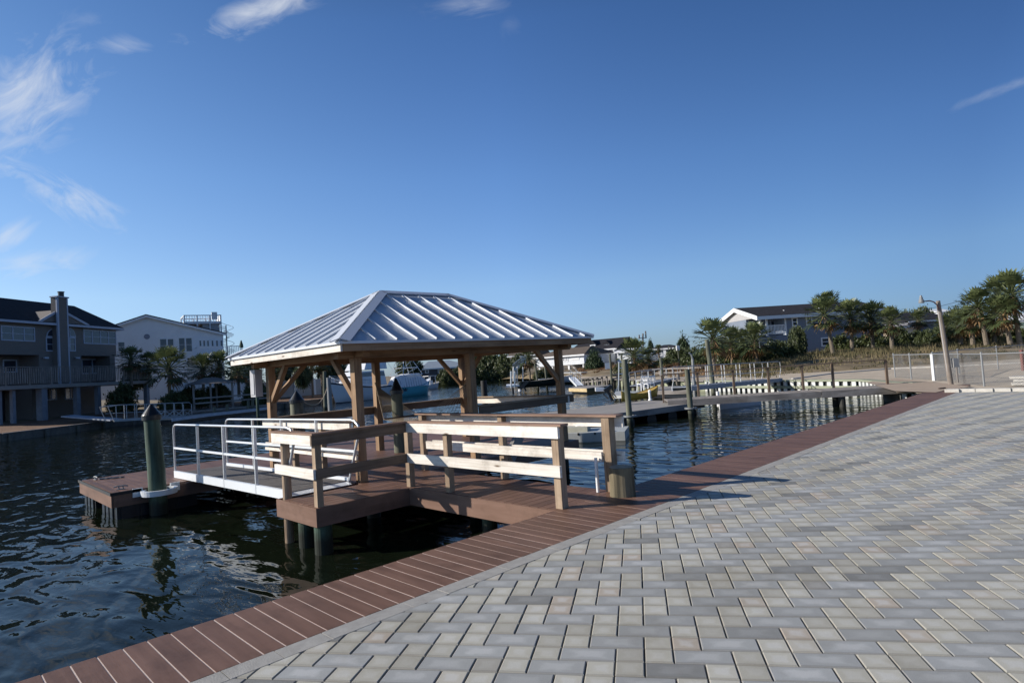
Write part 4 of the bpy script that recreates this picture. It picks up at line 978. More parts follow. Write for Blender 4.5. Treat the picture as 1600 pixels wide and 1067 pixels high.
# balcony
ub0,ub1,zb0,zb1=f.rect(308,541,380,556,2.5); q=M(); f.box(q,ub0,ub1,zb0-.35,zb0-.1,0,2.5); q.build('balcony_floor',whitepaint,h)
q=M(); f.box(q,ub0,ub1,zb1-.08,zb1,2.42,2.5); f.box(q,ub0,ub1,zb0,zb0+.08,2.42,2.5); u=ub0
while u<ub1: f.box(q,u,u+.06,zb0,zb1,2.43,2.49); u+=.2
f.box(q,ub0,ub0+.06,zb1-.08,zb1,0,2.5); q.build('balcony_railing',whitepaint,h)
for x in (334,349,372):
    uu=f.uv(x,570,2.4)[0]; q=M(); f.box(q,uu-.1,uu+.1,0,zb0-.35,2.2,2.4); q.build('balcony_post',whitepaint,h)
for x in (311,317,323,330,337,344): f.win(h,x,531.5,x+4,541.5,1,1,fw_=.05,trim=whitepaint)
# rooftop deck
uu0,uu1,za,zb=f.rect(287,492,346,504,-4); zc=f.uv(316,517,-4)[1]
rd=M(); f.box(rd,uu0,uu1,za-.15,za+.15,-8,-4); 
rdo=rd.build('roof_deck',whitepaint,h)
q=M()
for u in (uu0,(uu0*2+uu1)/3,(uu0+2*uu1)/3,uu1-.15): 
    for o in (-4.15,-8): f.box(q,u,u+.15,zc-1.5,zb,o,o+.15)
f.box(q,uu0,uu1,zb-.12,zb,-4.12,-4.0); f.box(q,uu0,uu1,zb-.12,zb,-8,-7.88); f.box(q,uu1-.12,uu1,zb-.12,zb,-8,-4.1); f.box(q,uu0,uu0+.12,zb-.12,zb,-8,-4.1)
u=uu0
while u<uu1: f.box(q,u,u+.05,za,zb,-4.08,-4.03); f.box(q,u,u+.05,za,zb,-7.98,-7.93); u+=.3
k=-8
while k<-4.1: f.box(q,uu1-.08,uu1-.03,za,zb,k,k+.14); k+=.2
q.build('roof_deck_railing',whitepaint,rdo)
q=M(); f.box(q,uu0+2.1,uu1-.2,zc-1.4,za-.15,-7.8,-4.3); q.build('stair_house',palesid,rdo)
q=M(); u2=(uu0+2*uu1)/3; f.box(q,u2+.3,u2+.95,zb-.6,zb+.35,-4.3,-4.0); q.build('deck_chair',whitepaint,rdo)
c=f.px(354,530,-2); cb=f.px(354,553,-2); ct=f.px(353,508,-2); q=M(); q.tube([(c.x,c.y,cb.z-.5),(c.x,c.y,ct.z)],.07,8)
for k in range(22):
    a=k*.52; z=cb.z+(ct.z-cb.z)*k/22; dv=Vector((math.cos(a),math.sin(a),0)); q.beam(Vector((c.x,c.y,z)),Vector((c.x,c.y,z))+dv*.85,.24,.04)
q.tube([Vector((c.x+.85*math.cos(k*.26),c.y+.85*math.sin(k*.26),cb.z+.9+(ct.z-cb.z)*k/44)) for k in range(44)],.025,5)
q.build('spiral_stair',plain('stair_metal',(.25,.28,.33),.5),h)
# --- blue grey house, right of centre
f=Fr(1188,66,1378,67.5,1); h=house_root('house','blue-grey two storey beach house with white gable and dark shingle roof behind the palms',f)
uE=f.uv(1378,500)[0]; zE=f.uv(1240,493)[1]; z2=f.uv(1200,525)[1]; uP=f.uv(1230,520)[0]
q=M(); f.box(q,uP,uE,.5,zE,-9,0); f.box(q,0,uP,.5,z2,-9,0); f.box(q,0,uP,z2,zE,-9,-2.6); q.build('wall',bluesid,h)
zR=f.uv(1240,483,-4.5)[1]+.35
q=M(); q.prism([f.pt(0,z,o) for z,o in ((zE,0),(zR-.1,-4.5),(zE,-9))],-f.s*.02); q.build('gable_wall',palesid,h)
q=M()
for a,b in (((zE-.02,.6),(zR,-4.5)),((zR,-4.5),(zE-.02,-9.6))): q.prism([f.pt(-.35,a[0]+.02,a[1]),f.pt(-.35,b[0]+.02,b[1]),f.pt(-.35,b[0]+.16,b[1]),f.pt(-.35,a[0]+.16,a[1])],f.s*(uE+.85))
q.build('roof',shing,h)
q=M()
for a,b in (((zE-.02,.55),(zR,-4.5)),((zR,-4.5),(zE-.02,-9.55))): q.prism([f.pt(-.34,a[0]-.04,a[1]),f.pt(-.34,b[0]-.04,b[1]),f.pt(-.34,b[0]+.015,b[1]),f.pt(-.34,a[0]+.015,a[1])],f.s*(uE+.75))
q.build('soffit',whitepaint,h)
q=M(); 
for a,b in (((zE-.02,.62),(zR,-4.5)),((zR,-4.5),(zE-.02,-9.6))): q.prism([f.pt(-.41,a[0]-.3,a[1]),f.pt(-.41,b[0]-.3,b[1]),f.pt(-.41,b[0]+.17,b[1]),f.pt(-.41,a[0]+.17,a[1])],f.s*.058)
f.box(q,-.35,uE+.5,zE-.26,zE+.1,.60,.64); q.build('white_fascia',whitepaint,h)
q=M()
for x,y in ((1225,488),(1280,482)): c=f.px(x,y,-1.5); q.tube([c-Z*.4,c+Z*.25],.1,8)
q.build('roof_vents',whitepaint,h)
for x in (1188.5,1199,1229): uu=f.uv(x,510)[0]; q=M(); f.box(q,uu-.09,uu+.09,z2,zE,-.18,0); q.build('porch_post',whitepaint,h)
q=M(); za=z2+.15; zb=z2+1.15; f.box(q,0,uP-.1,zb-.08,zb,-.1,-.02); f.box(q,0,uP-.1,za,za+.08,-.1,-.02); u=0.05
while u<uP-.1: f.box(q,u,u+.07,za+.05,zb-.05,-.08,-.04); u+=.16
q.build('porch_railing',whitepaint,h)
f.win(h,1204,500,1218,519,2,1,o=-2.59,name='porch_door'); 
for r_ in ((1237,496,1246.5,510),(1259,494.5,1269,508.5),(1283,527,1296,541),(1317,531,1328,544)): f.win(h,*r_,1,2,fw_=.13,trim=whitepaint)
f.win(h,1340,492,1352,506,1,2,fw_=.13,trim=whitepaint)
# gable window on left end
q=M(); q.prism([f.pt(-.03,z,o) for z,o in ((zE-1.6,-1.0),(zE-.3,-1.0),(zE-.3,-2.6),(zE-1.6,-2.6))],f.s*.04); q.build('side_window',glass,h)
# --- generic small houses
def simple(label,fr,x0,x1,ye,yr,yb,wallm,roofm_,D=8,over=.4,wins=(),hip=0,name='house',zg=.2,chim=None,cat='house'):
    h=house_root(name,label,fr,cat); u0,u1=fr.uv(x0,ye)[0],fr.uv(x1,ye)[0]; xm=(x0+x1)/2; zE=fr.uv(xm,ye)[1]; zR=fr.uv(xm,yr,-D/2)[1]; zB=min(zE-1,fr.uv(xm,yb)[1])
    q=M(); fr.box(q,u0,u1,zB,zE,-D,0); q.build('wall',wallm,h)
    q=M(); e=[fr.pt(u0-over,zE,over),fr.pt(u1+over,zE,over),fr.pt(u1+over,zE,-D-over),fr.pt(u0-over,zE,-D-over)]; r0_,r1_=fr.pt(u0-over+hip,zR,-D/2),fr.pt(u1+over-hip,zR,-D/2)
    q.face([e[0],e[1],r1_,r0_]); q.face([e[2],e[3],r0_,r1_]); q.face([e[1],e[2],r1_]); q.face([e[3],e[0],r0_]); q.face([e[3],e[2],e[1],e[0]]); q.build('roof',roofm_,h)
    q=M(); fr.box(q,u0-over,u1+over,zE-.22,zE-.004,over,over+.04); q.build('eave_board',whitepaint,h)
    for w_ in wins: fr.win(h,*w_,1,2,fw_=.14,trim=whitepaint)
    return h,zE,zR
f=Fr(905,104,965,100); h,zE,zR=simple('grey house with a dark roof and two small dormers, behind the round cedar',f,893,962,546.5,531,575,palesid,shing,D=10,wins=((945,550,951,557),(953,550,959,557)))
for x in (928,950):
    a,b,c,d=f.rect(x-4.5,537,x+4,545,-2); q=M(); f.box(q,a,b,c-.3,d-.1,-5,-1.6); dm=q.build('dormer',whitepaint,h)
    q=M(); m_=(a+b)/2; q.prism([f.pt(a-.2,d-.1,-1.5),f.pt(b+.2,d-.1,-1.5),f.pt(m_,d+.55,-1.5)],-f.n*3.4); q.build('dormer_roof',shing,dm)
    q=M(); f.box(q,a+.25,b-.25,c+.1,d-.3,-1.6,-1.57); q.build('pane',glass,dm)
q=M()
for k in (941,952,961): uu=f.uv(k,560)[0]; f.box(q,uu-.12,uu+.12,0,zE,.1,.34)
q.build('porch_columns',whitepaint,h)
f=Fr(838,98,913,92); h,zE,zR=simple('pale blue-white house with a brown roof, right of the far gazebo post',f,838,912,556,545,571,whitesid,shingb,D=9,hip=2,wins=((842,557.5,846,567),(879,557.5,883,565),(884,557.5,888,565),(892,559,905,562.5)))
q=M()
for k in (842,862,878,888,911): uu=f.uv(k,580)[0]; f.box(q,uu-.15,uu+.15,0,f.uv(870,571)[1],-.5,-.2)
q.build('stilts',whitepaint,h)
f=Fr(790,118,838,116); simple('tan roofed house half hidden by trees left of the far gazebo post',f,796,836,555,541,572,tansid,shingb,D=10)
f=Fr(1005,92,1062,90); h,zE,zR=simple('low blue-grey house under dark pines in the middle distance',f,1014,1058,544,539,562,bluesid,shing,D=9,hip=2,wins=((1030,548,1035,556),(1046,548,1050,556)))
q=M(); f.box(q,f.uv(1037,550)[0],f.uv(1041,550)[0],.5,zE,0,.3); q.build('porch_column',whitepaint,h)
f=Fr(640,112,740,116); h,zE,zR=simple('long dark grey waterside building with a pale metal roof behind the teal boat',f,658,735,574,563,592,plain('charcoal_siding',(.10,.10,.115),.8),plain('pale_metal_roof',(.28,.32,.36),.5),D=12,hip=3,wins=((684,577,692,583),(664,577,670,583)),name='boathouse',cat='building')
f=Fr(1400,84,1500,88); h,zE,zR=simple('dark roofed house with a tan garage wall behind the leaning lamp post',f,1418,1492,500,487,545,plain('dark_siding',(.13,.13,.15),.8),shing,D=9,wins=((1428,508,1436,522),))
q=M(); f.box(q,f.uv(1395,530)[0],f.uv(1424,530)[0],.4,f.uv(1410,513)[1],-5,1); q.build('garage_wall',tansid,h)
q=M(); f.box(q,f.uv(1423,530)[0],f.uv(1426,530)[0],.4,f.uv(1424,503)[1],1,1.3); q.build('red_column',redpvc,h)
q=M(); f.box(q,f.uv(1392,530)[0],f.uv(1428,530)[0],f.uv(1410,513)[1],f.uv(1410,510)[1],-5.2,1.3); q.build('white_eave',whitepaint,h)
f=Fr(1470,118,1500,118); simple('white roofed building peeking over the dark house near the lamp post',f,1466,1484,487,482,500,whitesid,whitepaint,D=6)
f=Fr(1578,62,1680,60); h,zE,zR=simple('pale green shed-like house with white trim at the right edge behind palms',f,1580,1690,494,486,545,greensid,whitepaint,D=8)
q=M(); f.box(q,f.uv(1580,500)[0],f.uv(1690,500)[0],f.uv(1600,516)[1],f.uv(1600,512)[1],0,.5); f.box(q,f.uv(1580,500)[0],f.uv(1690,500)[0],f.uv(1600,503)[1],f.uv(1600,500)[1],0,.3); q.build('white_bands',whitepaint,h)
f=Fr(958,96,975,95); simple('small white gabled cottage between the grey house and the dark palm',f,964,985,549,545,568,whitesid,whitepaint,D=5)
# white wall / outbuilding seen under the gazebo at left
f=Fr(380,66,520,72); h=T('garden_wall','pale blue-white wall behind the palms, seen under the gazebo','wall',f.pt(5,0,0))
q=M(); f.box(q,f.uv(395,600)[0],f.uv(560,600)[0],0,f.uv(480,593)[1],-.3,0); q.build('panel',palesid,h)
q=M(); u=f.uv(395,600)[0]
while u<f.uv(560,600)[0]: f.box(q,u,u+.25,0,f.uv(480,593)[1]+.06,0,.12); u+=2.2
q.build('pilasters',whitesid,h)
f=Fr(262,60,420,66); h=T('garden_wall','low white wall behind the big left palm and the small dock shelter','wall',f.pt(5,0,0))
q=M(); f.box(q,f.uv(262,600)[0],f.uv(400,600)[0],0,f.uv(300,597)[1],-.3,0); q.build('panel',whitesid,h)
# --- dock shelter left
f=Fr(300,50,368,52); h=T('dock_shelter','small open grey shelter with hipped roof on the left bank','shelter',f.pt(f.L/2,0,0))
a,b,z0,z1=f.rect(297,589,369,599); q=M(); e=[f.pt(a,z0,.3),f.pt(b,z0,.3),f.pt(b,z0,-3.3),f.pt(a,z0,-3.3)]; r0_,r1_=f.pt(a+1.3,z1,-1.5),f.pt(b-1.3,z1,-1.5)
q.face([e[0],e[1],r1_,r0_]); q.face([e[2],e[3],r0_,r1_]); q.face([e[1],e[2],r1_]); q.face([e[3],e[0],r0_]); q.face([e[3],e[2],e[1],e[0]]); q.build('roof',greywood,h)
for x in (303,312,330,350,364): uu=f.uv(x,610)[0]; q=M(); f.box(q,uu-.07,uu+.07,-.1,z0,-.3 if x in(303,364,330) else -3,(-.3 if x in(303,364,330) else -3)+.14); q.build('post',greywood,h)
q=M(); f.box(q,a,b+3,-.22,-.05,-3.5,.6); q.build('floor',greywood,h)
q=M()
for z in (.45,.85): f.box(q,a+.2,b+3,z,z+.12,.3,.34)
f.box(q,a+2.4,b-1.0,.95,1.0,.2,.6); q.build('rails',greywood,h)
# ================================================================= VEGETATION
def frond(q,base,dirv,Lp,R,r,dead=False,seg=13):
    # petiole then a fan of narrow blades, folded and drooping
    d=Vector(dirv).normalized(); side=d.cross(Z)
    if side.length<.05: side=Vector((1,0,0))
    side.normalize(); upn=side.cross(d).normalized()
    tip=base+d*Lp; q.box(base-side*.012,tip-base,side*.024,upn*.02,r=r)
    for k in range(seg):
        a=(k/(seg-1)-.5)*math.radians(165); l=R*(1-.32*abs(k/(seg-1)-.5)*2)*rng.uniform(.85,1.05)
        v=(d*math.cos(a)+side*math.sin(a)); v=(v+upn*rng.uniform(-.05,.22)).normalized()
        w=v.cross(upn).normalized()*.075*R
        m_=tip+v*l*.55; e=tip+v*l-Z*l*rng.uniform(.02,.30)
        rr=max(0,min(1,r+rng.uniform(-.15,.15)))
        q.face([tip,m_-w,m_+w],None,rr); q.face([m_-w,e,m_+w],None,rr)
def palm_crown(R,n=34,seg=11,dead=6):
    q=M(); dq=M(); rr=random.Random(n*7+int(R*100))
    for k in range(n):
        t=(k+.5)/n; el=math.radians(86-132*t); az=k*2.399
        d=Vector((math.cos(az)*math.cos(el),math.sin(az)*math.cos(el),math.sin(el)))
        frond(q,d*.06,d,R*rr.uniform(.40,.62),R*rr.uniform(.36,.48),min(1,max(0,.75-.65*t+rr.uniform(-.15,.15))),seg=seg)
    for k in range(dead):
        az=rr.uniform(0,6.28); el=math.radians(rr.uniform(-75,-45)); d=Vector((math.cos(az)*math.cos(el),math.sin(az)*math.cos(el),math.sin(el)))
        frond(dq,d*.08,d,R*.4,R*.42,rr.random(),seg=7)
    return q,dq
PC={}
def palm(px,yc,yb,d,R,label,lean=0,grp='cabbage palms on the dune',tr=.17,z0=None,dense=34):
    zb=(CAM.z-(yb-hor(px))*d/FPX) if z0 is None else z0
    b=AD(px,d,zb); zt=CAM.z+(hor(px)-yc)*d/FPX; top=b+r0*lean; top.z=zt
    t=T('palm_tree',label,'palm',b,grp)
    if zt-zb>.5:
        q=M(); mid=b.lerp(top,.5)+r0*lean*-.12
        q.tube([b-Z*.3,b.lerp(mid,.5),mid,mid.lerp(top,.5),top],lambda k:tr*(1.15-.35*k)+(.05 if k>.85 else 0),9)
        for k in range(40):
            a=k*2.4; zz=.45+.55*k/40; p=b.lerp(top,zz); dv=Vector((math.cos(a),math.sin(a),.8)).normalized(); q.beam(p+dv*tr*.6,p+dv*(tr+.13),.09,.03)
        q.build('trunk',barkp,t)
    key=len(PC)%4 if len(PC)>=4 else len(PC)
    if len(PC)<4:
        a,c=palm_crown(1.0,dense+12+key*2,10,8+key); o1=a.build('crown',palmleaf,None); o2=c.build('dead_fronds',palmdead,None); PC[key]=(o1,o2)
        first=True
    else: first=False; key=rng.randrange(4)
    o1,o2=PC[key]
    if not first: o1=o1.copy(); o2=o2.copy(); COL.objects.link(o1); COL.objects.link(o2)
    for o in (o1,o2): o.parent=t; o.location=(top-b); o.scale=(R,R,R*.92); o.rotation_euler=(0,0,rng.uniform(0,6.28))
    return t
W_=lambda px,d: px*d/FPX
for (px,yc,yb,d,Rp,lean,lab) in [
 (1301,492,551,52,30,-.5,'palm with rusty skirt leaning left in front of the blue-grey house'),
 (1331,497,551,53,29,.1,'upright palm just right of the rusty-skirted palm at the blue-grey house'),
 (1364,500,551,54,29,.0,'third palm of the row at the right end of the blue-grey house'),
 (1393,503,548,50,24,.1,'palm with thick pale boots standing alone left of the lamp post'),
 (1298,476,545,74,22,0,'palm whose crown shows above the roof of the blue-grey house'),
 (1114,530,573,47,30,.1,'tall dark palm behind the tall leaning pile'),
 (1181,532,566,50,26,0,'palm with pale hanging fronds at the left end of the blue-grey house'),
 (1143,537,565,52,24,0,'dark palm between the tall pile and the blue-grey house'),
 (991,556,584,60,25,0,'bushy palm right of the cedar with a short trunk'),
 (1013,562,585,62,17,0,'dark small palm beside the bushy palm'),
 (1540,481,533,46,36,-.35,'large palm with stout trunk right of the lamp post'),
 (1577,490,531,44,30,-.4,'thinner palm between the two large right palms'),
 (1566,464,531,52,32,0,'tall palm crown rising behind the right palms'),
 (1592,460,533,44,44,-.3,'biggest palm at the right edge of the picture'),
 (1500,508,532,50,24,0,'low trunkless palmetto right of the lamp pole'),
 (1478,512,533,52,19,0,'low palmetto directly behind the lamp pole'),
 (1519,503,533,48,25,0,'palmetto clump leaf-crown left of the large right palm'),
 (1553,510,533,50,20,0,'short palmetto between the right palm trunks'),
 (1438,500,530,70,16,0,'small palm in front of the dark roofed house'),
 (827,560,590,84,17,0,'small palm beside the white outdoor stair'),
 (1030,546,556,80,7,0,'tiny palm in front of the low blue-grey house'),
 (265,577,628,50,32,0,'biggest palm on the left bank in front of the white house'),
 (206,563,600,56,20,0,'palm crown showing above the taupe deck rail'),
 (234,570,600,58,18,0,'palm tucked left of the biggest left palm'),
 (318,577,615,56,22,0,'palm behind the dock shelter roof, left one'),
 (345,573,615,57,22,0,'palm behind the dock shelter roof, middle one'),
 (373,582,615,54,21,0,'palm behind the dock shelter roof, right one'),
 (398,590,620,58,17,0,'palm seen beside the white utility box under the eave'),
 (488,572,618,66,16,0,'pale-trunked palm seen under the gazebo, left one'),
 (503,570,618,67,15,0,'pale-trunked palm seen under the gazebo, right one'),
 (440,578,612,68,15,0,'dark palm seen under the gazebo between post and brace')]:
    palm(px,yc,yb,d,W_(Rp,d)*(1.32 if px>1200 and Rp<33 else 1.45 if Rp<33 else 1.18),lab,lean,'cabbage palms on the dune' if px>900 else 'palms on the left bank',tr=.15 if px>1200 else .12)
def leafball(nc,nl,shape,sz,seed):
    q=M(); rr=random.Random(seed)
    for c in range(nc):
        while True:
            p=Vector((rr.uniform(-1,1),rr.uniform(-1,1),rr.uniform(0,1)))
            if shape(p) : break
        cr=rr.random(); rad=rr.uniform(.10,.2)
        for k in range(nl):
            o=Vector((rr.gauss(0,1),rr.gauss(0,1),rr.gauss(0,.8)))*rad*.62; a=Vector((rr.gauss(0,1),rr.gauss(0,1),rr.gauss(0,1))).normalized()
            b=a.orthogonal().normalized(); c2=a.cross(b); s_=sz*rr.uniform(.6,1.3)
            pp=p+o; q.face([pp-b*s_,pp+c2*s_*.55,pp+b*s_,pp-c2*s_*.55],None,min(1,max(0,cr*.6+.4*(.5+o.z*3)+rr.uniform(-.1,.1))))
    return q
def sh_round(p): r=math.hypot(p.x,p.y); zz=(p.z-.58)/.42; return .35<(r*r+zz*zz)<1.0+.25*math.sin(5*math.atan2(p.y,p.x)+3*p.z)*.6 and p.z>.15
def sh_cone(p): r=math.hypot(p.x,p.y); w=(1-p.z)**.75*.62+.0+(.0 if p.z>.1 else -.1); return w*.62<r<w
def sh_bush(p): r=math.hypot(p.x,p.y); return .25<r*r+p.z*p.z*1.1<.9+.3*math.sin(4*math.atan2(p.y,p.x)+1)
def sh_pine(p): r=math.hypot(p.x,p.y); return p.z>.35 and r<.75*(1.1-p.z)+.12*math.sin(p.z*40) and r>.08
TV={}
def tree(kind,px,ytop,ybot,d,wpx,label,group=None,name=None,cat='tree',z0=None):
    if kind not in TV:
        if kind=='round': q=leafball(260,30,sh_round,.06,3); mt=leaf
        if kind=='round2': q=leafball(220,30,sh_round,.062,8); mt=leaf
        if kind=='cone': q=leafball(420,30,sh_cone,.042,4); mt=conleaf
        if kind=='bush': q=leafball(240,30,sh_bush,.065,5); mt=leaf
        if kind=='pine': q=leafball(150,26,sh_pine,.06,6); mt=conleaf
        o=q.build('crown',mt,None); tq=M()
        if kind!='bush':
            tq.tube([(0,0,-.05),(.02,.01,.3),(0,0,.62)],lambda k:.05*(1-.6*k),8)
            for k in range(6):
                a=k*1.05; z=.28+.06*k; tq.tube([(0,0,z),(math.cos(a)*.25,math.sin(a)*.25,z+.14),(math.cos(a)*.5,math.sin(a)*.5,z+.22)],lambda t:.02*(1-.7*t),5)
        else:
            for k in range(5): a=k*1.26; tq.tube([(0,0,-.05),(math.cos(a)*.3,math.sin(a)*.3,.4)],lambda t:.02*(1-.6*t),5)
        o2=tq.build('trunk' if kind!='bush' else 'stems',bark,None); TV[kind]=[o,o2,False]
    z=(CAM.z-(ybot-hor(px))*d/FPX) if z0 is None else z0
    H=(ybot-ytop)*d/FPX; b=AD(px,d,z); t=T(name or ('shrub' if kind=='bush' else 'tree'),label,cat,b,group)
    o,o2,used=TV[kind]
    if used: o=o.copy(); o2=o2.copy(); COL.objects.link(o); COL.objects.link(o2)
    TV[kind][2]=True
    w=wpx*d/FPX/2; rz=rng.uniform(0,6.28)
    for x in (o,o2): x.parent=t; x.location=(0,0,0); x.scale=(w,w,H); x.rotation_euler=(0,0,rz)
    return t
for a in [
 ('round',765,553,600,122,44,'broad dark tree on the far bank between the gazebo posts'),
 ('round2',792,556,600,120,40,'dark tree right of the broad tree on the far bank'),
 ('round',735,558,602,126,36,'dark tree just right of the middle gazebo post'),
 ('bush',745,572,604,116,46,'dark waterside thicket below the far bank trees'),
 ('bush',778,574,602,116,40,'lower thicket right of the waterside thicket'),
 ('bush',698,577,602,112,32,'green shrub mass in front of the charcoal boathouse'),
 ('bush',715,575,600,113,26,'green shrub right of the charcoal boathouse'),
 ('round2',812,556,588,105,26,'tree behind the white outdoor stair'),
 ('cone',928,546,585,79,50,'dense round-topped cedar in front of the grey dormered house'),
 ('pine',1018,530,552,100,14,'pine top beside the utility pole'),
 ('pine',1069,523,562,82,30,'dark flat-topped pine left of the tall palm'),
 ('round',1062,545,580,72,44,'dark tree mass left of the tall leaning pile'),
 ('bush',1040,560,582,66,50,'low green thicket right of the bushy palm'),
 ('bush',1095,552,580,56,40,'dark shrub at the foot of the tall palm'),
 ('bush',1140,545,574,54,60,'dark shrub mass between the two left palms'),
 ('bush',1165,548,573,52,44,'dark shrub under the pale-fronded palm'),
 ('bush',1205,533,566,53,52,'dark shrub below the porch of the blue-grey house'),
 ('bush',1228,536,566,54,40,'rounded shrub under the porch corner'),
 ('round2',1247,515,564,53,26,'bright green sapling in front of the blue-grey wall'),
 ('bush',1370,520,553,57,60,'olive shrub between the palms and the house end'),
 ('bush',1405,515,548,60,40,'shrub behind the thick-booted palm'),
 ('round',1300,468,520,90,24,'tree top showing over the house ridge'),
 ('round2',1445,484,532,98,34,'far tree behind the dark roofed house'),
 ('round',1418,488,528,104,22,'distant tree left of the dark roofed house'),
 ('round',1500,484,533,66,42,'dark tree behind the palmettos right of the lamp'),
 ('bush',1470,510,536,56,40,'shrub behind the meter box'),
 ('bush',1530,505,536,54,60,'dark shrub between the palmettos and the large palm'),
 ('bush',1590,512,538,52,60,'shrub under the biggest palm'),
 ('bush',1318,524,556,58,52,'dark undergrowth between the first two palms of the right row'),
 ('bush',1085,545,578,58,44,'undergrowth left of the tall dark palm'),
 ('bush',1352,526,556,58,46,'undergrowth between the second and third palms of the right row'),
 ('bush',1432,518,544,60,40,'undergrowth right of the thick-booted palm'),
 ('bush',1560,508,537,56,60,'undergrowth behind the pair of large palm trunks'),
 ('bush',975,566,588,64,34,'low shrub at the foot of the bushy palm'),
 ('round2',1160,520,572,62,44,'broad tree behind the two palms left of the blue-grey house'),
 ('round2',1128,532,574,62,40,'tree between the tall dark palm and the smaller one'),
 ('bush',1450,516,540,58,36,'small shrub in front of the garage wall'),
 ('round',473,572,612,62,26,'round clipped dark tree seen under the gazebo'),
 ('round2',440,560,600,74,40,'dark tree behind the white utility box'),
 ('round',520,560,605,80,44,'dark tree behind the white boat bow'),
 ('round2',640,560,600,104,40,'dark tree between the two big boats'),
 ('bush',300,604,634,52,46,'dark shrub left of the dock shelter'),
 ('bush',270,612,637,50,40,'dark shrub at the foot of the biggest left palm'),
 ('bush',400,598,632,54,44,'dark shrub right of the dock shelter'),
 ('bush',340,600,630,55,40,'dark shrub behind the dock shelter'),
 ('bush',190,600,640,53,40,'dark shrub under the end of the taupe deck'),
 ('bush',215,570,606,60,40,'shrub in front of the white house wall'),
 ('round2',385,562,612,66,40,'dark tree right of the white house'),
 ('bush',850,576,592,86,40,'grassy shrub in front of the pale blue-white house')]:
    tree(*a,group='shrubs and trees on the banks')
# dune grass
q=M(); qr=M(); rr=random.Random(9)
def blade(qq,p,hh,wd,r):
    a=rr.uniform(0,3.14); dv=Vector((math.cos(a),math.sin(a),0))*wd; ln=Vector((rr.gauss(0,.22),rr.gauss(0,.22),1))*hh
    qq.face([p-dv,p+dv,p+ln],None,r)
for k in range(1500):
    px=rr.uniform(905,1720)
    if px<1000: d0,d1=72,84
    elif px<1200: d0,d1=47+(1100-px)*.10,60+(1100-px)*.12
    else: d0,d1=41.3,57
    t_=rr.random(); d=d0+(d1-d0)*t_**.75
    c0=GP(px,d,0); hh=rr.uniform(.10,.24)+(.22 if rr.random()<.18 else 0)+.10*t_; cr=rr.random(); sp_=rr.uniform(.25,.8); red=px<1130 and rr.random()<.8
    if t_<.25 and rr.random()<.4: continue
    for b in range(30):
        p=c0+Vector((rr.gauss(0,1),rr.gauss(0,1),0))*sp_*.6; p.z=c0.z-.05
        if red: blade(qr,p,hh*rr.uniform(.6,1.3),.05,min(1,max(0,cr+rr.uniform(-.2,.2))))
        else: blade(q,p,hh*rr.uniform(.6,1.5),.032,min(1,max(0,cr+rr.uniform(-.25,.25))))
tag(q.build('dune_grass',grassm),'straw coloured dune grass covering the low berm','grass',kind='stuff'); tag(qr.build('russet_ground_cover',redgrass),'russet brown ground cover on the bank below the palms','ground cover',kind='stuff')
# ================================================================= RIGHT SIDE: fence, lamp, kerb
def fence(pxs,label,hgt=1.1,wires=True,d_over=None):
    B=[G(x,y,-.02) for x,y in pxs]; t=T('chain_link_fence',label,'fence',B[0])
    for i,b in enumerate(B):
        q=M(); q.tube([b,b+Z*(hgt+.03)],.032 if i%2 else .026,8); q.lathe(b+Z*(hgt+.03),[(.035,0),(.03,.03),(.001,.05)],8); q.build('post',galv,t)
    q=M()
    for a,b in zip(B,B[1:]): q.tube([a+Z*hgt,b+Z*hgt],.021,6)
    q.build('top_rail',galv,t)
    q=M()
    for a,b in zip(B,B[1:]):
        l=(b-a).length; dn=(b-a)/l; s_=0
        while s_<l:
            for sg in (1,-1):
                e=s_+sg*hgt; z0,z1=0.03,hgt; x0,x1=s_,e
                if x1>l: z1=z0+(z1-z0)*(l-x0)/(x1-x0); x1=l
                if x1<0: z1=z0+(z1-z0)*(x0)/(x0-x1); x1=0
                if abs(x1-x0)<.02: continue
                q.beam(a+dn*x0+Z*z0,a+dn*x1+Z*z1,.004,.004)
            s_+=.085
    q.build('wire_mesh',galv,t)
galvp=galv
fence([(1399,590),(1424.4,592.7),(1460,594.4),(1538,603.7),(1640,606)],'near galvanised chain link fence running behind the lamp post')
fence([(1461,594),(1499.5,584),(1560,577),(1640,570)],'rear chain link fence branching back from the gate post',hgt=1.12)
q=M(); b=G(1459,594.6,-.02); q.beam(b-Z*.02,b+Z*1.1,.09,.09); tag(q.build('gate_post',whitepaint,None,bev=.01),'white square gate post in the chain link fence','post')
q=M(); b=G(1599,579,0); q.tube([b,b+Z*.95],.07,10); tag(q.build('rusty_bollard',redpvc),'rust red pipe post at the right edge by the fence','post')
lb_=G(1486,600.5,0); dl=(lb_-CAM).dot(fw); lt_=A(1465.5,470,dl*1.0)
lp_=T('lamp_post','leaning grey wooden lamp post with a curved arm and small lamp','lamp post',lb_)
ax=(lt_-lb_); q=M(); q.tube([lb_-Z*.2,lb_.lerp(lt_,.5),lt_],lambda t:.092-.022*t,16,r=.5); q.build('pole',plain('lamp_pole_wood',(.22,.185,.155),.9,var=.2,scale=5),lp_)
q=M(); off=-r0*.082-fw*.03; q.tube([lb_.lerp(lt_,.0)+off,lb_.lerp(lt_,.5)+off*.9,lb_.lerp(lt_,.88)+off*.8],.016,8); q.build('conduit',plain('pale_conduit',(.42,.41,.40),.6),lp_)
am=[A(1464.5,484,dl)-fw*.1,A(1461.5,477,dl)-fw*.1,A(1456,472,dl)-fw*.1,A(1449.5,470.3,dl)-fw*.1,A(1443.5,471,dl)-fw*.1]; q=M(); q.tube(am,.022,8); q.build('arm',redpvc,lp_)
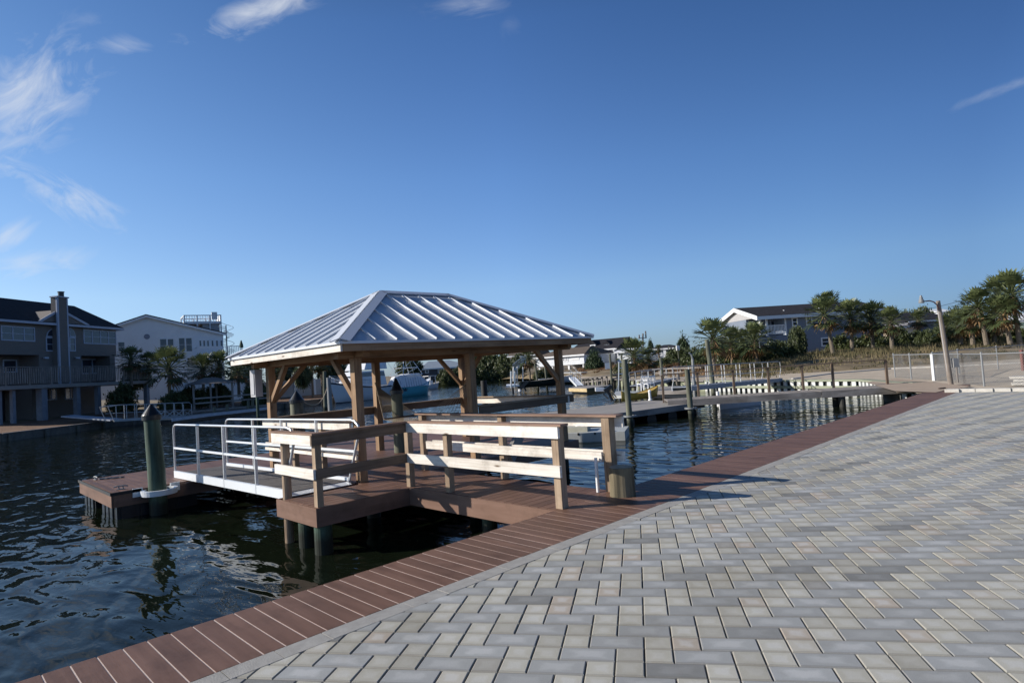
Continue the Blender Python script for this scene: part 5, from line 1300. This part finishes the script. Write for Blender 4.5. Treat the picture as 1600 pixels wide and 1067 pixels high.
c=A(1437,474,dl)-fw*.1; q=M(); q.lathe(c-Z*.0,[(.001,0),(.09,.0),(.10,.05),(.085,.06),(.085,.12),(.06,.14),(.06,.20),(.045,.22),(.035,.28),(.001,.29)],16); q.tube([c+Z*.08,am[-1]],.02,6); q.build('lamp_head',galv,lp_)
c=A(1487,567,dl)-fw*.12; q=M(); q.box(c-r0*.02-Z*.16,r0*.19,fw*.10,Z*.32); q.build('meter_box',plain('meter_grey',(.36,.35,.33),.5),lp_,bev=.01)
q=M(); q.tube([c+r0*.07-Z*.15,c+r0*.07-Z*.72],.03,8); q.build('meter_conduit',greywood,lp_)
# overhead cable
a_,b_=A(1396,492,70),A(1620,432,42); q=M(); q.tube([a_.lerp(b_,k/12)-Z*1.2*4*(k/12)*(1-k/12)*.3 for k in range(13)],.018,5); tag(q.build('power_cable',blackp),'thin black overhead cable passing behind the lamp post','cable')
# kerb blocks
kb=[(1476,611.5,1499),(1500,611,1524),(1524.5,610.8,1552),(1553,610.4,1580),(1581,610,1606)]
for i,(x0,y,x1) in enumerate(kb):
    a,b=G(x0,y+1.6,0),G(x1,y+1.4,0); dn=(b-a).normalized(); pn_=Vector((-dn.y,dn.x,0)); q=M(); q.box(a,b-a-dn*.01,pn_*.3,Z*(.10))
    tag(q.build('kerb_block',curbm,None,bev=.012),['leftmost pale kerb block at the far end of the paving, nearest the brown boardwalk','second pale kerb block from the brown boardwalk','third pale kerb block from the brown boardwalk, behind its middle gap','fourth pale kerb block from the brown boardwalk, beside the block stack','last pale kerb block at the right edge of the picture'][i],'kerb','pale kerb blocks at the end of the paving')
st=T('block_stack','loose stack of pale concrete slabs at the far right of the kerb line','slab stack',G(1590,603,0))
for i,(x,y,z) in enumerate(((1590,602,0),(1594,601,.09),(1588,600.2,.18))):
    a=G(x-10,y,0)+Z*z; b=G(x+22,y-.5,0)+Z*z; q=M(); dn=(b-a); q.box(a,dn,Vector((-dn.y,dn.x,0)).normalized()*.5,Z*.08); q.build('slab',curbm,st,bev=.01)
for i,(x,y) in enumerate(((1519,611.5),(1577,610.5),(1468,608.5))):
    q=M(); a=G(x,y,.0); q.box(a+Z*.0,r0*.26+fw*.06,Vector((-.4,.6,0))*.12,Z*.05); tag(q.build('brick',plain('dark_brick_%d'%i,(.09,.06,.05),.9),None,bev=.008),['dark loose brick between the second and third kerb blocks','dark loose brick beside the slab stack','dark loose brick where the boardwalk meets the tan path'][i],'brick','dark loose bricks along the kerb')
# ================================================================= MARINA FITTINGS (right of centre)
def stake(x0,yt,x1,yb,d,r,label,mat=pilem,name='piling',cat='piling',extra=None):
    b=A(x1,yb,d); t_=A(x0,yt,d); t=T(name,label,cat,b); q=M(); q.tube([b-Z*.8,b.lerp(t_,.5),t_],lambda k:r*(1.1-.2*k),12,r=rng.random()); q.build('shaft',mat,t); return t,t_
stake(1104,531,1116,613,33,.125,'tall slim olive pile leaning left behind the wooden ramp')
t,tp=stake(953,553,956,602,55,.10,'dark pile with a white notice board, right of the cedar')
c=A(945,567,54.6); q=M(); q.box(c,r0*.42,fw*.03,-Z*.55); q.build('notice_board',whitep,t)
stake(971,553,974,603,50,.08,'olive pile behind the white ladder frame')
stake(1032,559,1036,598,47,.115,'thick grey pile right of the yellow canoe')
stake(1059,583,1060,595,44,.12,'short grey stump pile near the angled gangway end',mat=greywood)
t,tp=stake(1059,545,1062,573,62,.06,'thin pole with a white birdhouse-like box on the russet bank',name='sign_pole',cat='sign')
q=M(); q.box(A(1057,540,62),r0*.3,fw*.25,-Z*.5); q.build('white_box',whitep,t)
t,tp=stake(1082,560,1085,612,30,.07,'grey pole with a curved teal-grey top beside the pile in front of the ramp',name='light_pole',cat='light pole',mat=galv)
q=M(); q.tube([A(1083,580,29.8),A(1082.5,562,29.8),A(1080,554,29.8),A(1076.5,551,29.8)],.045,8); q.build('curved_top',galv,t)
stake(836,568,841,604,60,.10,'left of two slim piles standing in the black boat lift'); stake(851,568,855,604,62,.10,'right of two slim piles standing in the black boat lift')
t=T('utility_pole','thin distant utility pole with crossarm above the low blue-grey house','utility pole',AD(1004,110,.8)); q=M(); a=A(1004.5,521,110); q.tube([AD(1004,110,.8),a],.14,8); q.build('pole',greywood,t)
q=M(); q.beam(a-r0*.9-Z*.8,a+r0*.5-Z*.8,.12,.12); q.tube([a+r0*.5-Z*.9,a+r0*.5+Z*.4],.12,6); q.tube([a-r0*.7-Z*.9,a-r0*.7-Z*.2],.12,6); q.build('crossarm',greywood,t)
# white ladder frame
t=T('ladder_frame','white aluminium ladder frame rising from the far dock','ladder',A(973,612,45))
for x in (966.5,977.5): q=M(); q.tube([A(x,613,45),A(x+.6,565,45)],.045,8); q.build('upright',alu,t)
q=M()
for y in (566,575,584): q.tube([A(966.7,y,45),A(977.8,y,45)],.03,6)
for x in (963,975): q.beam(A(x,610,45),A(x+4,600,45),.05,.05)
q.build('crossbars',alu,t)
ramp_grey=plain('ramp_grey',(.26,.28,.32),.5)
ramp_alu=plain('dull_aluminium',(.38,.39,.40),.5,metal=.2)
# gangways
def ramp3(A0,A1,H,W3,label,n=6,curved=True,mat=alupaint):
    t=T('gangway',label,'gangway',A0); dn=(A1-A0).normalized(); sd_=Vector((-dn.y,dn.x,0)).normalized()*W3
    for o in (Vector((0,0,0)),sd_):
        q=M(); q.beam(A0+o,A1+o,.06,.2); q.build('stringer',mat,t)
        q=M(); pts=[A0+o,A0+o+dn*.25+Z*H*.6,A0+o+dn*.15+Z*H,A0+o+dn*.3+Z*(H+.03),A1+o-dn*.3+Z*(H+.03),A1+o-dn*.1+Z*H,A1+o-dn*.05+Z*H*.6,A1+o-dn*.3+Z*.05] if curved else [A0+o+Z*H,A1+o+Z*H]
        q.tube(pts,.02,6); q.tube([A0+o+Z*H*.5,A1+o+Z*H*.5],.012,5); q.build('handrail',ramp_alu,t)
        for k in range(1,n): p=(A0+o).lerp(A1+o,k/n); q=M(); q.beam(p,p+Z*H,.035,.03,upv=dn); q.build('upright',ramp_alu,t)
    q=M(); q.prism([A0+Z*.05,A1+Z*.05,A1+sd_+Z*.05,A0+sd_+Z*.05],Z*.03); q.build('walkway',mat,t)
A0=A(1080,607,27.5); A1=A(1222,593.5,33.5); ramp3(A0,A1,.98,1.0,mat=ramp_grey,label='long aluminium gangway from the small dock up to the ribbed white bulkhead')
A0=A(1003,604,40); A1=A(1060,592,46); ramp3(A0,A1,.9,.9,mat=ramp_grey,label='grey gangway with slanting end rails behind the white chairs')
A0=A(898,590,56); A1=A(911,603,51); ramp3(A1,A0,.85,.5,'steep narrow aluminium gangway down to the pale-edged dock',n=4,curved=False)
t=T('shore_walkway','long weathered timber walkway with double rails below the russet bank','walkway',G(940,596,0))
pa=[A(880,585,64),A(905,592.5,58),A(955,586,56),A(1020,577,56),A(1098,574,52)]
q=M()
for a,b in zip(pa[1:],pa[2:]): q.beam(a,b,.5,.12); q.beam(a-Z*.35,b-Z*.35,.08,.14)
q.build('rails',greywood,t)
for k in range(22):
    s_=k/21*3; i=min(2,int(s_)); p=pa[1+i].lerp(pa[2+i],s_-i); q=M(); q.beam(p-Z*1.4,p,.14,.14); q.build('post',greywood,t)
q=M(); a,b=A(868,582.5,62),A(913,582,60); q.beam(a,b,1.2,.1); tag(q.build('shore_platform',plain('white_deck',(.50,.49,.46),.8)),'pale raised platform in front of the pale blue-white house','platform')
# boat lift with black boat
t=T('boat_lift','small white lift platform with slim uprights left of the black boat','boat lift',A(805,606,58))
q=M(); q.box(A(791,605,58),r0*1.5,fw*1.6,Z*.16); q.build('platform',whitep,t)
for x in (798.5,804.5): q=M(); q.tube([A(x,606,58),A(x,580,58)],.08,8); q.build('upright',alu,t)
for x in (800,810): q=M(); q.box(A(x,606,58.2)-Z*.45,r0*.18,fw*.18,Z*.46); q.build('foot',blackp,t)
bb=T('motor_boat','low black open motor boat with dark outboard at the far lift','boat',A(845,606,58))
c=A(846,606,59); c.z=W+.45; hull('hull',4.6,1.6,.5,c,math.atan2(r0.y+.3*fw.y,r0.x+.3*fw.x),plain('black_hull',(.02,.03,.03),.4),bb,sheer=.3,keelz=-.1,deck=greydeck)
q=M(); q.beam(A(824,596,57.5),A(812,608,57.5),.25,.3); q.beam(A(816,600,57.5),A(822,611,57.5),.12,.14); q.build('outboard',blackp,bb); q=M(); q.lathe(A(812.5,610,57.5)-Z*.2,[(.001,0),(.16,.1),(.16,.3),(.001,.4)],10); q.build('buoy',whitep,bb)
jb=T('skiff','small white skiff moored beyond the black boat','boat',A(865,600,70)); c=A(868,600,72); c.z=W+.3
hull('hull',4.2,1.5,.5,c,math.atan2(r0.y,r0.x),hullw,jb,deck=greydeck); q=M(); q.box(c+Z*.5,r0*.5,fw*.5,Z*.5); q.build('console',whitep,jb)
# outdoor stair
t=T('outdoor_stair','white outdoor stair with railing climbing to a small landing, behind the black boat','stair',A(812,590,88)); q=M()
a,b=A(802,579,88),A(817,567,88)
for k in range(10): p=a.lerp(b,k/10); q.box(p,r0*.4,fw*1.1,Z*.08)
q.build('steps',whitepaint,t); q=M(); q.beam(a+Z*.9,b+Z*.9,.08,.08); q.beam(a,b,.06,.2)
for k in range(11): p=a.lerp(b,k/10); q.beam(p,p+Z*.9,.07,.05,upv=r0)
q.build('railing',whitepaint,t); q=M(); q.box(A(814,571,88),r0*.8,fw*1.1,Z*1.4); q.box(A(812,558.5,88),r0*1.0,fw*1.2,Z*.12); q.build('landing',whitepaint,t)
q=M()
for x in (802,808,817): q.beam(A(x,596,88),A(x,573,88),.12,.12)
q.build('supports',whitepaint,t)
# ================================================================= BIG BOATS
wb=T('sport_boat','large white sport fishing boat with bow toward the left, seen under the gazebo','boat',A(565,622,62))
hd=(-r0*.36-Vector((fw.x,fw.y,0)).normalized()*.65).normalized(); c=A(566,625,64); c.z=W; Wd,secs,mir=hull('hull',8.8,3.1,1.35,c,math.atan2(hd.y,hd.x),hullw,wb,sheer=.75,trans=.9,flare=.8,keelz=-.35,n=21)
def bq(x0,x1,y0,y1,z0,z1,rk=0,rk2=0,tp=.9): # tapered cabin block in boat coordinates
    q=M(); B_=[Wd(x0,-y1,z0),Wd(x1,-y1,z0),Wd(x1,y1,z0),Wd(x0,y1,z0)]; T_=[Wd(x0+rk2,-y1*tp,z1),Wd(x1-rk,-y1*tp,z1),Wd(x1-rk,y1*tp,z1),Wd(x0+rk2,y1*tp,z1)]
    q.face(B_[::-1]); q.face(T_)
    for i in range(4): j=(i+1)%4; q.face([B_[i],B_[j],T_[j],T_[i]])
    return q
bq(-2.4,2.2,0,1.4,1.45,3.0,1.1,.2).build('cabin',hullw,wb); bq(-2.2,1.55,0,1.36,2.45,2.85,.5,.1,.98).build('cabin_windows',glass,wb)
bq(-2.6,.9,0,1.35,3.15,3.95,.5,.0).build('flybridge',hullw,wb); bq(-2.4,.5,0,1.2,3.95,4.9,.3,.2,.9).build('bridge_enclosure',plain('clear_curtain',(.28,.31,.36),.2),wb)
bq(-2.7,.7,0,1.3,4.9,5.02,0,0,1).build('hard_top',hullw,wb)
q=M()
for i in range(len(secs)-1): 
    for sgn in (0,1):
        g_=(lambda p:p) if sgn==0 else mir
        a,b=g_(secs[i][3]),g_(secs[i+1][3]); 
        q.face([a-Z*.16,b-Z*.16,b-Z*.02,a-Z*.02] if sgn==0 else [b-Z*.16,a-Z*.16,a-Z*.02,b-Z*.02])
q.build('navy_sheer_stripe',navy,wb)
q=M()
for i in range(len(secs)-1):
    a,b=secs[i],secs[i+1]; n_=(a[2]-mir(a[2])).normalized()*.02; q.face([a[1]+n_,b[1]+n_,b[1].lerp(b[2],.22)+n_,a[1].lerp(a[2],.22)+n_]); q.face([mir(b[1])-n_,mir(a[1])-n_,mir(a[1].lerp(a[2],.22))-n_,mir(b[1].lerp(b[2],.22))-n_])
q.build('boot_stripe',navy,wb)
q=M()
for sgn in (0,1):
    g_=(lambda p:p) if sgn==0 else mir
    rp_=[g_(s_[3])+Z*.65 for s_ in secs[10:]]; q.tube(rp_,.028,5)
    q.tube([p-Z*.3 for p in rp_],.018,5)
    for s_ in secs[10::2]: q.tube([g_(s_[3]),g_(s_[3])+Z*.65],.022,5)
q.build('bow_rail',alu,wb)
q=M()
for sy in (-1,1):
    q.tube([Wd(-2.4,sy*1.2,5),Wd(-1.6,sy*.6,7.4)],.035,5); q.tube([Wd(.3,sy*1.2,5),Wd(-1.0,sy*.6,7.4)],.035,5); q.tube([Wd(-2.2,sy*1.3,3.4),Wd(-4.5,sy*2.6,7.6)],.025,5)
q.tube([Wd(-1.6,-.6,7.4),Wd(-1.6,.6,7.4),Wd(-1,.6,7.4),Wd(-1,-.6,7.4),Wd(-1.6,-.6,7.4)],.03,5); q.build('tower',alu,wb)
tb=T('sport_boat','teal hulled fishing boat under a white ribbed canvas cover, stern toward the camera','boat',A(645,616,68))
fh=Vector((fw.x,fw.y,0)).normalized(); hd=(r0*.62+fh*.78).normalized(); c=A(645,618,68.5); c.z=W
Wd,secs,mir=hull('hull',5.6,2.5,1.05,c,math.atan2(hd.y,hd.x),hullt,tb,sheer=.75,trans=.92,flare=.85,keelz=-.3,n=21,deck=hullw)
q=M()
K=[(-3.2,1.3,1.0),(-2.9,.8,2.15),(.4,.75,2.5),(1.4,.9,1.35)]
def ring(x,y,z): return [Wd(x,-1.24,1.02),Wd(x+.1,-y,z),Wd(x+.1,y,z),Wd(x,1.24,1.02)]
R_=[ring(-2.78,1.25,1.1),ring(-2.25,.85,2.2),ring(-1.0,.8,2.45),ring(.3,.8,2.45),ring(1.4,1.0,1.3)]
for a,b in zip(R_,R_[1:]):
    for k in range(3): q.face([a[k],b[k],b[k+1],a[k+1]])
q.build('canvas_cover',canvas,tb)
q=M()
for k in range(9):
    x=-2.6+k*.36; q.tube([Wd(x,-1.26,1.0),Wd(x+.1,-.92,2.0 if k>1 else 1.7),Wd(x+.1,-.6,2.44 if k>2 else 2.0)],.03,5)
q.build('cover_seams',plain('canvas_shade',(.33,.35,.42),.8),tb)
q=M(); bq_=[Wd(.35,-.86,2.35),Wd(1.35,-.98,1.5),Wd(1.35,.98,1.5),Wd(.35,.86,2.35)]; q.prism(bq_,Z*.03); q.build('clear_curtain',glass,tb)
q=M()
lv=[(2.3,1.1,-2.2,.6),(3.1,.85,-1.9,.2),(3.9,.6,-1.6,-.3),(4.3,.5,-1.5,-.4)]
for (z0,y0,xa,xb),(z1,y1_,xc,xd) in zip(lv,lv[1:]):
    for sy in (-1,1):
        q.tube([Wd(xa,sy*y0,z0),Wd(xc,sy*y1_,z1)],.035,5); q.tube([Wd(xb,sy*y0,z0),Wd(xd,sy*y1_,z1)],.035,5); q.tube([Wd(xa,sy*y0,z0),Wd(xd,sy*y1_,z1)],.022,4)
for z,y,xa,xb in lv: q.tube([Wd(xa,-y,z),Wd(xb,-y,z),Wd(xb,y,z),Wd(xa,y,z),Wd(xa,-y,z)],.035,5)
for sy in (-1,1): q.tube([Wd(-.5,sy*1.2,1.6),Wd(-2.6,sy*2.2,5.2)],.02,4)
q.build('tuna_tower',alu,tb)
q=M(); q.box(Wd(-1.2,-.3,3.95),Wd(-.6,-.3,3.95)-Wd(-1.2,-.3,3.95),Wd(-1.2,.3,3.95)-Wd(-1.2,-.3,3.95),Z*.5); q.build('tower_seat',blackp,tb)
# dark script mark on the transom quarter
q=M(); s0=secs[0]; o_=-(hd)*.02
def tr_(a,b): # a across 0..1, b up 0..1 on starboard topsides
    i=a*5; k=int(i); t_=i-k; lo=mirr(secs[k][2]).lerp(mirr(secs[k+1][2]),t_); hi=mirr(secs[k][3]).lerp(mirr(secs[k+1][3]),t_); return lo.lerp(hi,b)+nrm_*.03
cand=[mir,lambda p:p]; mirr=min(cand,key=lambda g:(g(secs[3][3])-CAM).length); nrm_=(mirr(secs[3][3])-c).normalized(); nrm_.z=0
for pl in ([(.1,.8),(.2,.9),(.28,.7),(.2,.3),(.12,.4)],[(.3,.5),(.38,.7),(.42,.4),(.5,.7),(.55,.4),(.62,.65),(.7,.45),(.8,.7)],[(.15,.15),(.4,.3),(.75,.3)],[(.5,.35),(.6,.8),(.66,.4)]):
    q.tube([tr_(a,b) for a,b in pl],.035,5)
q.build('painted_mark',navy,tb)
sb=T('skiff','small white open boat moored beyond the teal boat','boat',A(672,598,88)); c=A(672,600,88); c.z=W
Wd,secs,mir=hull('hull',3.6,1.6,.7,c,math.atan2(hd.y,hd.x),hullw,sb,sheer=.4,deck=greydeck)
q=M()
for x in (-.6,.6):
    for y in (-.5,.5): q.tube([Wd(x,y,.6),Wd(x,y,1.9)],.05,5)
q.box(Wd(-.8,-.6,1.9),Wd(.8,-.6,1.9)-Wd(-.8,-.6,1.9),Wd(-.8,.6,1.9)-Wd(-.8,-.6,1.9),Z*.08); q.build('shade_top',whitep,sb)
q=M(); q.box(Wd(-.3,-.3,.5),Wd(.3,-.3,.5)-Wd(-.3,-.3,.5),Wd(-.3,.3,.5)-Wd(-.3,-.3,.5),Z*.8); q.build('console',whitep,sb)
# ================================================================= LEFT BANK FITTINGS
t=T('gangway','aluminium gangway lying along the left bank in front of the taupe house','gangway',A(240,655,44))
fa,fb=A(178,657,42),A(300,650,47)
dn=(fb-fa).normalized(); sd_=Vector((-dn.y,dn.x,0))*1.0
if sd_.dot(fw)<0: sd_=-sd_
for o in (Vector((0,0,0)),sd_):
    q=M(); q.beam(fa+o,fb+o,.06,.16); q.build('stringer',ramp_alu,t)
    q=M(); hz=1.05; q.tube([fa+o-dn*.35+Z*.95,fa+o+dn*.3+Z*hz,fb+o-dn*.2+Z*hz,fb+o+Z*(hz-.15),fb+o],.03,6); q.tube([fa+o+Z*.5,fb+o+Z*.5],.02,5); q.tube([fa+o,fa+o-dn*.35+Z*.95],.03,5); q.build('handrail',ramp_alu,t)
    for k in range(1,8):
        p=fa.lerp(fb,k/8)+o; q=M(); q.beam(p,p+Z*hz,.04,.04,upv=dn); q.build('upright',ramp_alu,t)
    q=M()
    for k in range(4,8): p=fa.lerp(fb,k/8)+o; q2_=fa.lerp(fb,(k+1)/8)+o; q.beam(p,q2_+Z*.5,.03,.03); q.beam(p+Z*.5,q2_,.03,.03)
    q.build('cross_braces',ramp_alu,t)
q=M(); q.prism([fa,fb,fb+sd_,fa+sd_],Z*.03); q.build('walkway',greydeck,t)
fdk=T('floating_dock','long pale-edged floating dock along the left bank','floating dock',A(360,648,48))
pa=[A(268,660,43),A(330,654,47),A(392,645,50),A(425,640,53)]
for a in pa: a.z=-.25
q=M()
for a,b in zip(pa,pa[1:]): q.prism([a,b,b+sd_*1.6,a+sd_*1.6],-Z*.1)
q.build('deck',greydeck,fdk); q=M()
for a,b in zip(pa,pa[1:]): q.beam(a-Z*.1-sd_*.05,b-Z*.1-sd_*.05,.05,.22)
q.build('pale_edge',plain('edge_white',(.48,.50,.55),.6),fdk); q=M()
for a,b in zip(pa,pa[1:]): q.prism([a+sd_*.2-Z*.2,b+sd_*.2-Z*.2,b+sd_*1.4-Z*.2,a+sd_*1.4-Z*.2],-Z*.3)
q.build('floats',blackp,fdk)
for x,y,d,w_ in ((335,640,48,'below the dock shelter, leftmost of the short ones'),(355,636,49,'below the right end of the dock shelter'),(388,630,51,'right of the dock shelter, first of a close pair'),(395,626,52,'right of the dock shelter, second of a close pair')):
    stake(x,y-4,x,y+16,d,.12,'short mooring pile '+w_,mat=pilem)
q=M(); q.box(A(95,650,44),A(172,656,42)-A(95,650,44),fh*1.3,-Z*.08); struct(q.build('path',plain('blue_grey_path',(.33,.36,.42),.8)))
stake(401,606,403,640,40,.09,'thin green pole left of the capped pile',mat=pilegreen); stake(513,590,517,650,38,.14,'pale grey pile with a rope, left of the white boat bow',mat=galv); stake(507,580,508,640,48,.14,'darker pile behind the pale grey pile at the boat bow')
# mooring line from capped pile to boat pile
a_,b_=A(473,627,17.5),A(511,606,37); q=M(); q.tube([a_.lerp(b_,k/10)-Z*.45*4*(k/10)*(1-k/10) for k in range(11)],.02,5); tag(q.build('mooring_line',rope),'tan mooring line sagging from the capped pile to the pale pile','rope')
t=T('market_umbrella','closed dark green umbrella on the balcony of the white house','umbrella',A(377,555,70)); q=M(); q.tube([A(377,553,70),A(377.5,532,70)],.03,6); q.build('pole',greywood,t); q=M(); q.lathe(A(377.2,543,70),[(.22,0),(.2,.3),(.08,.75),(.01,.85)],10); q.build('canopy',pilegreen,t)
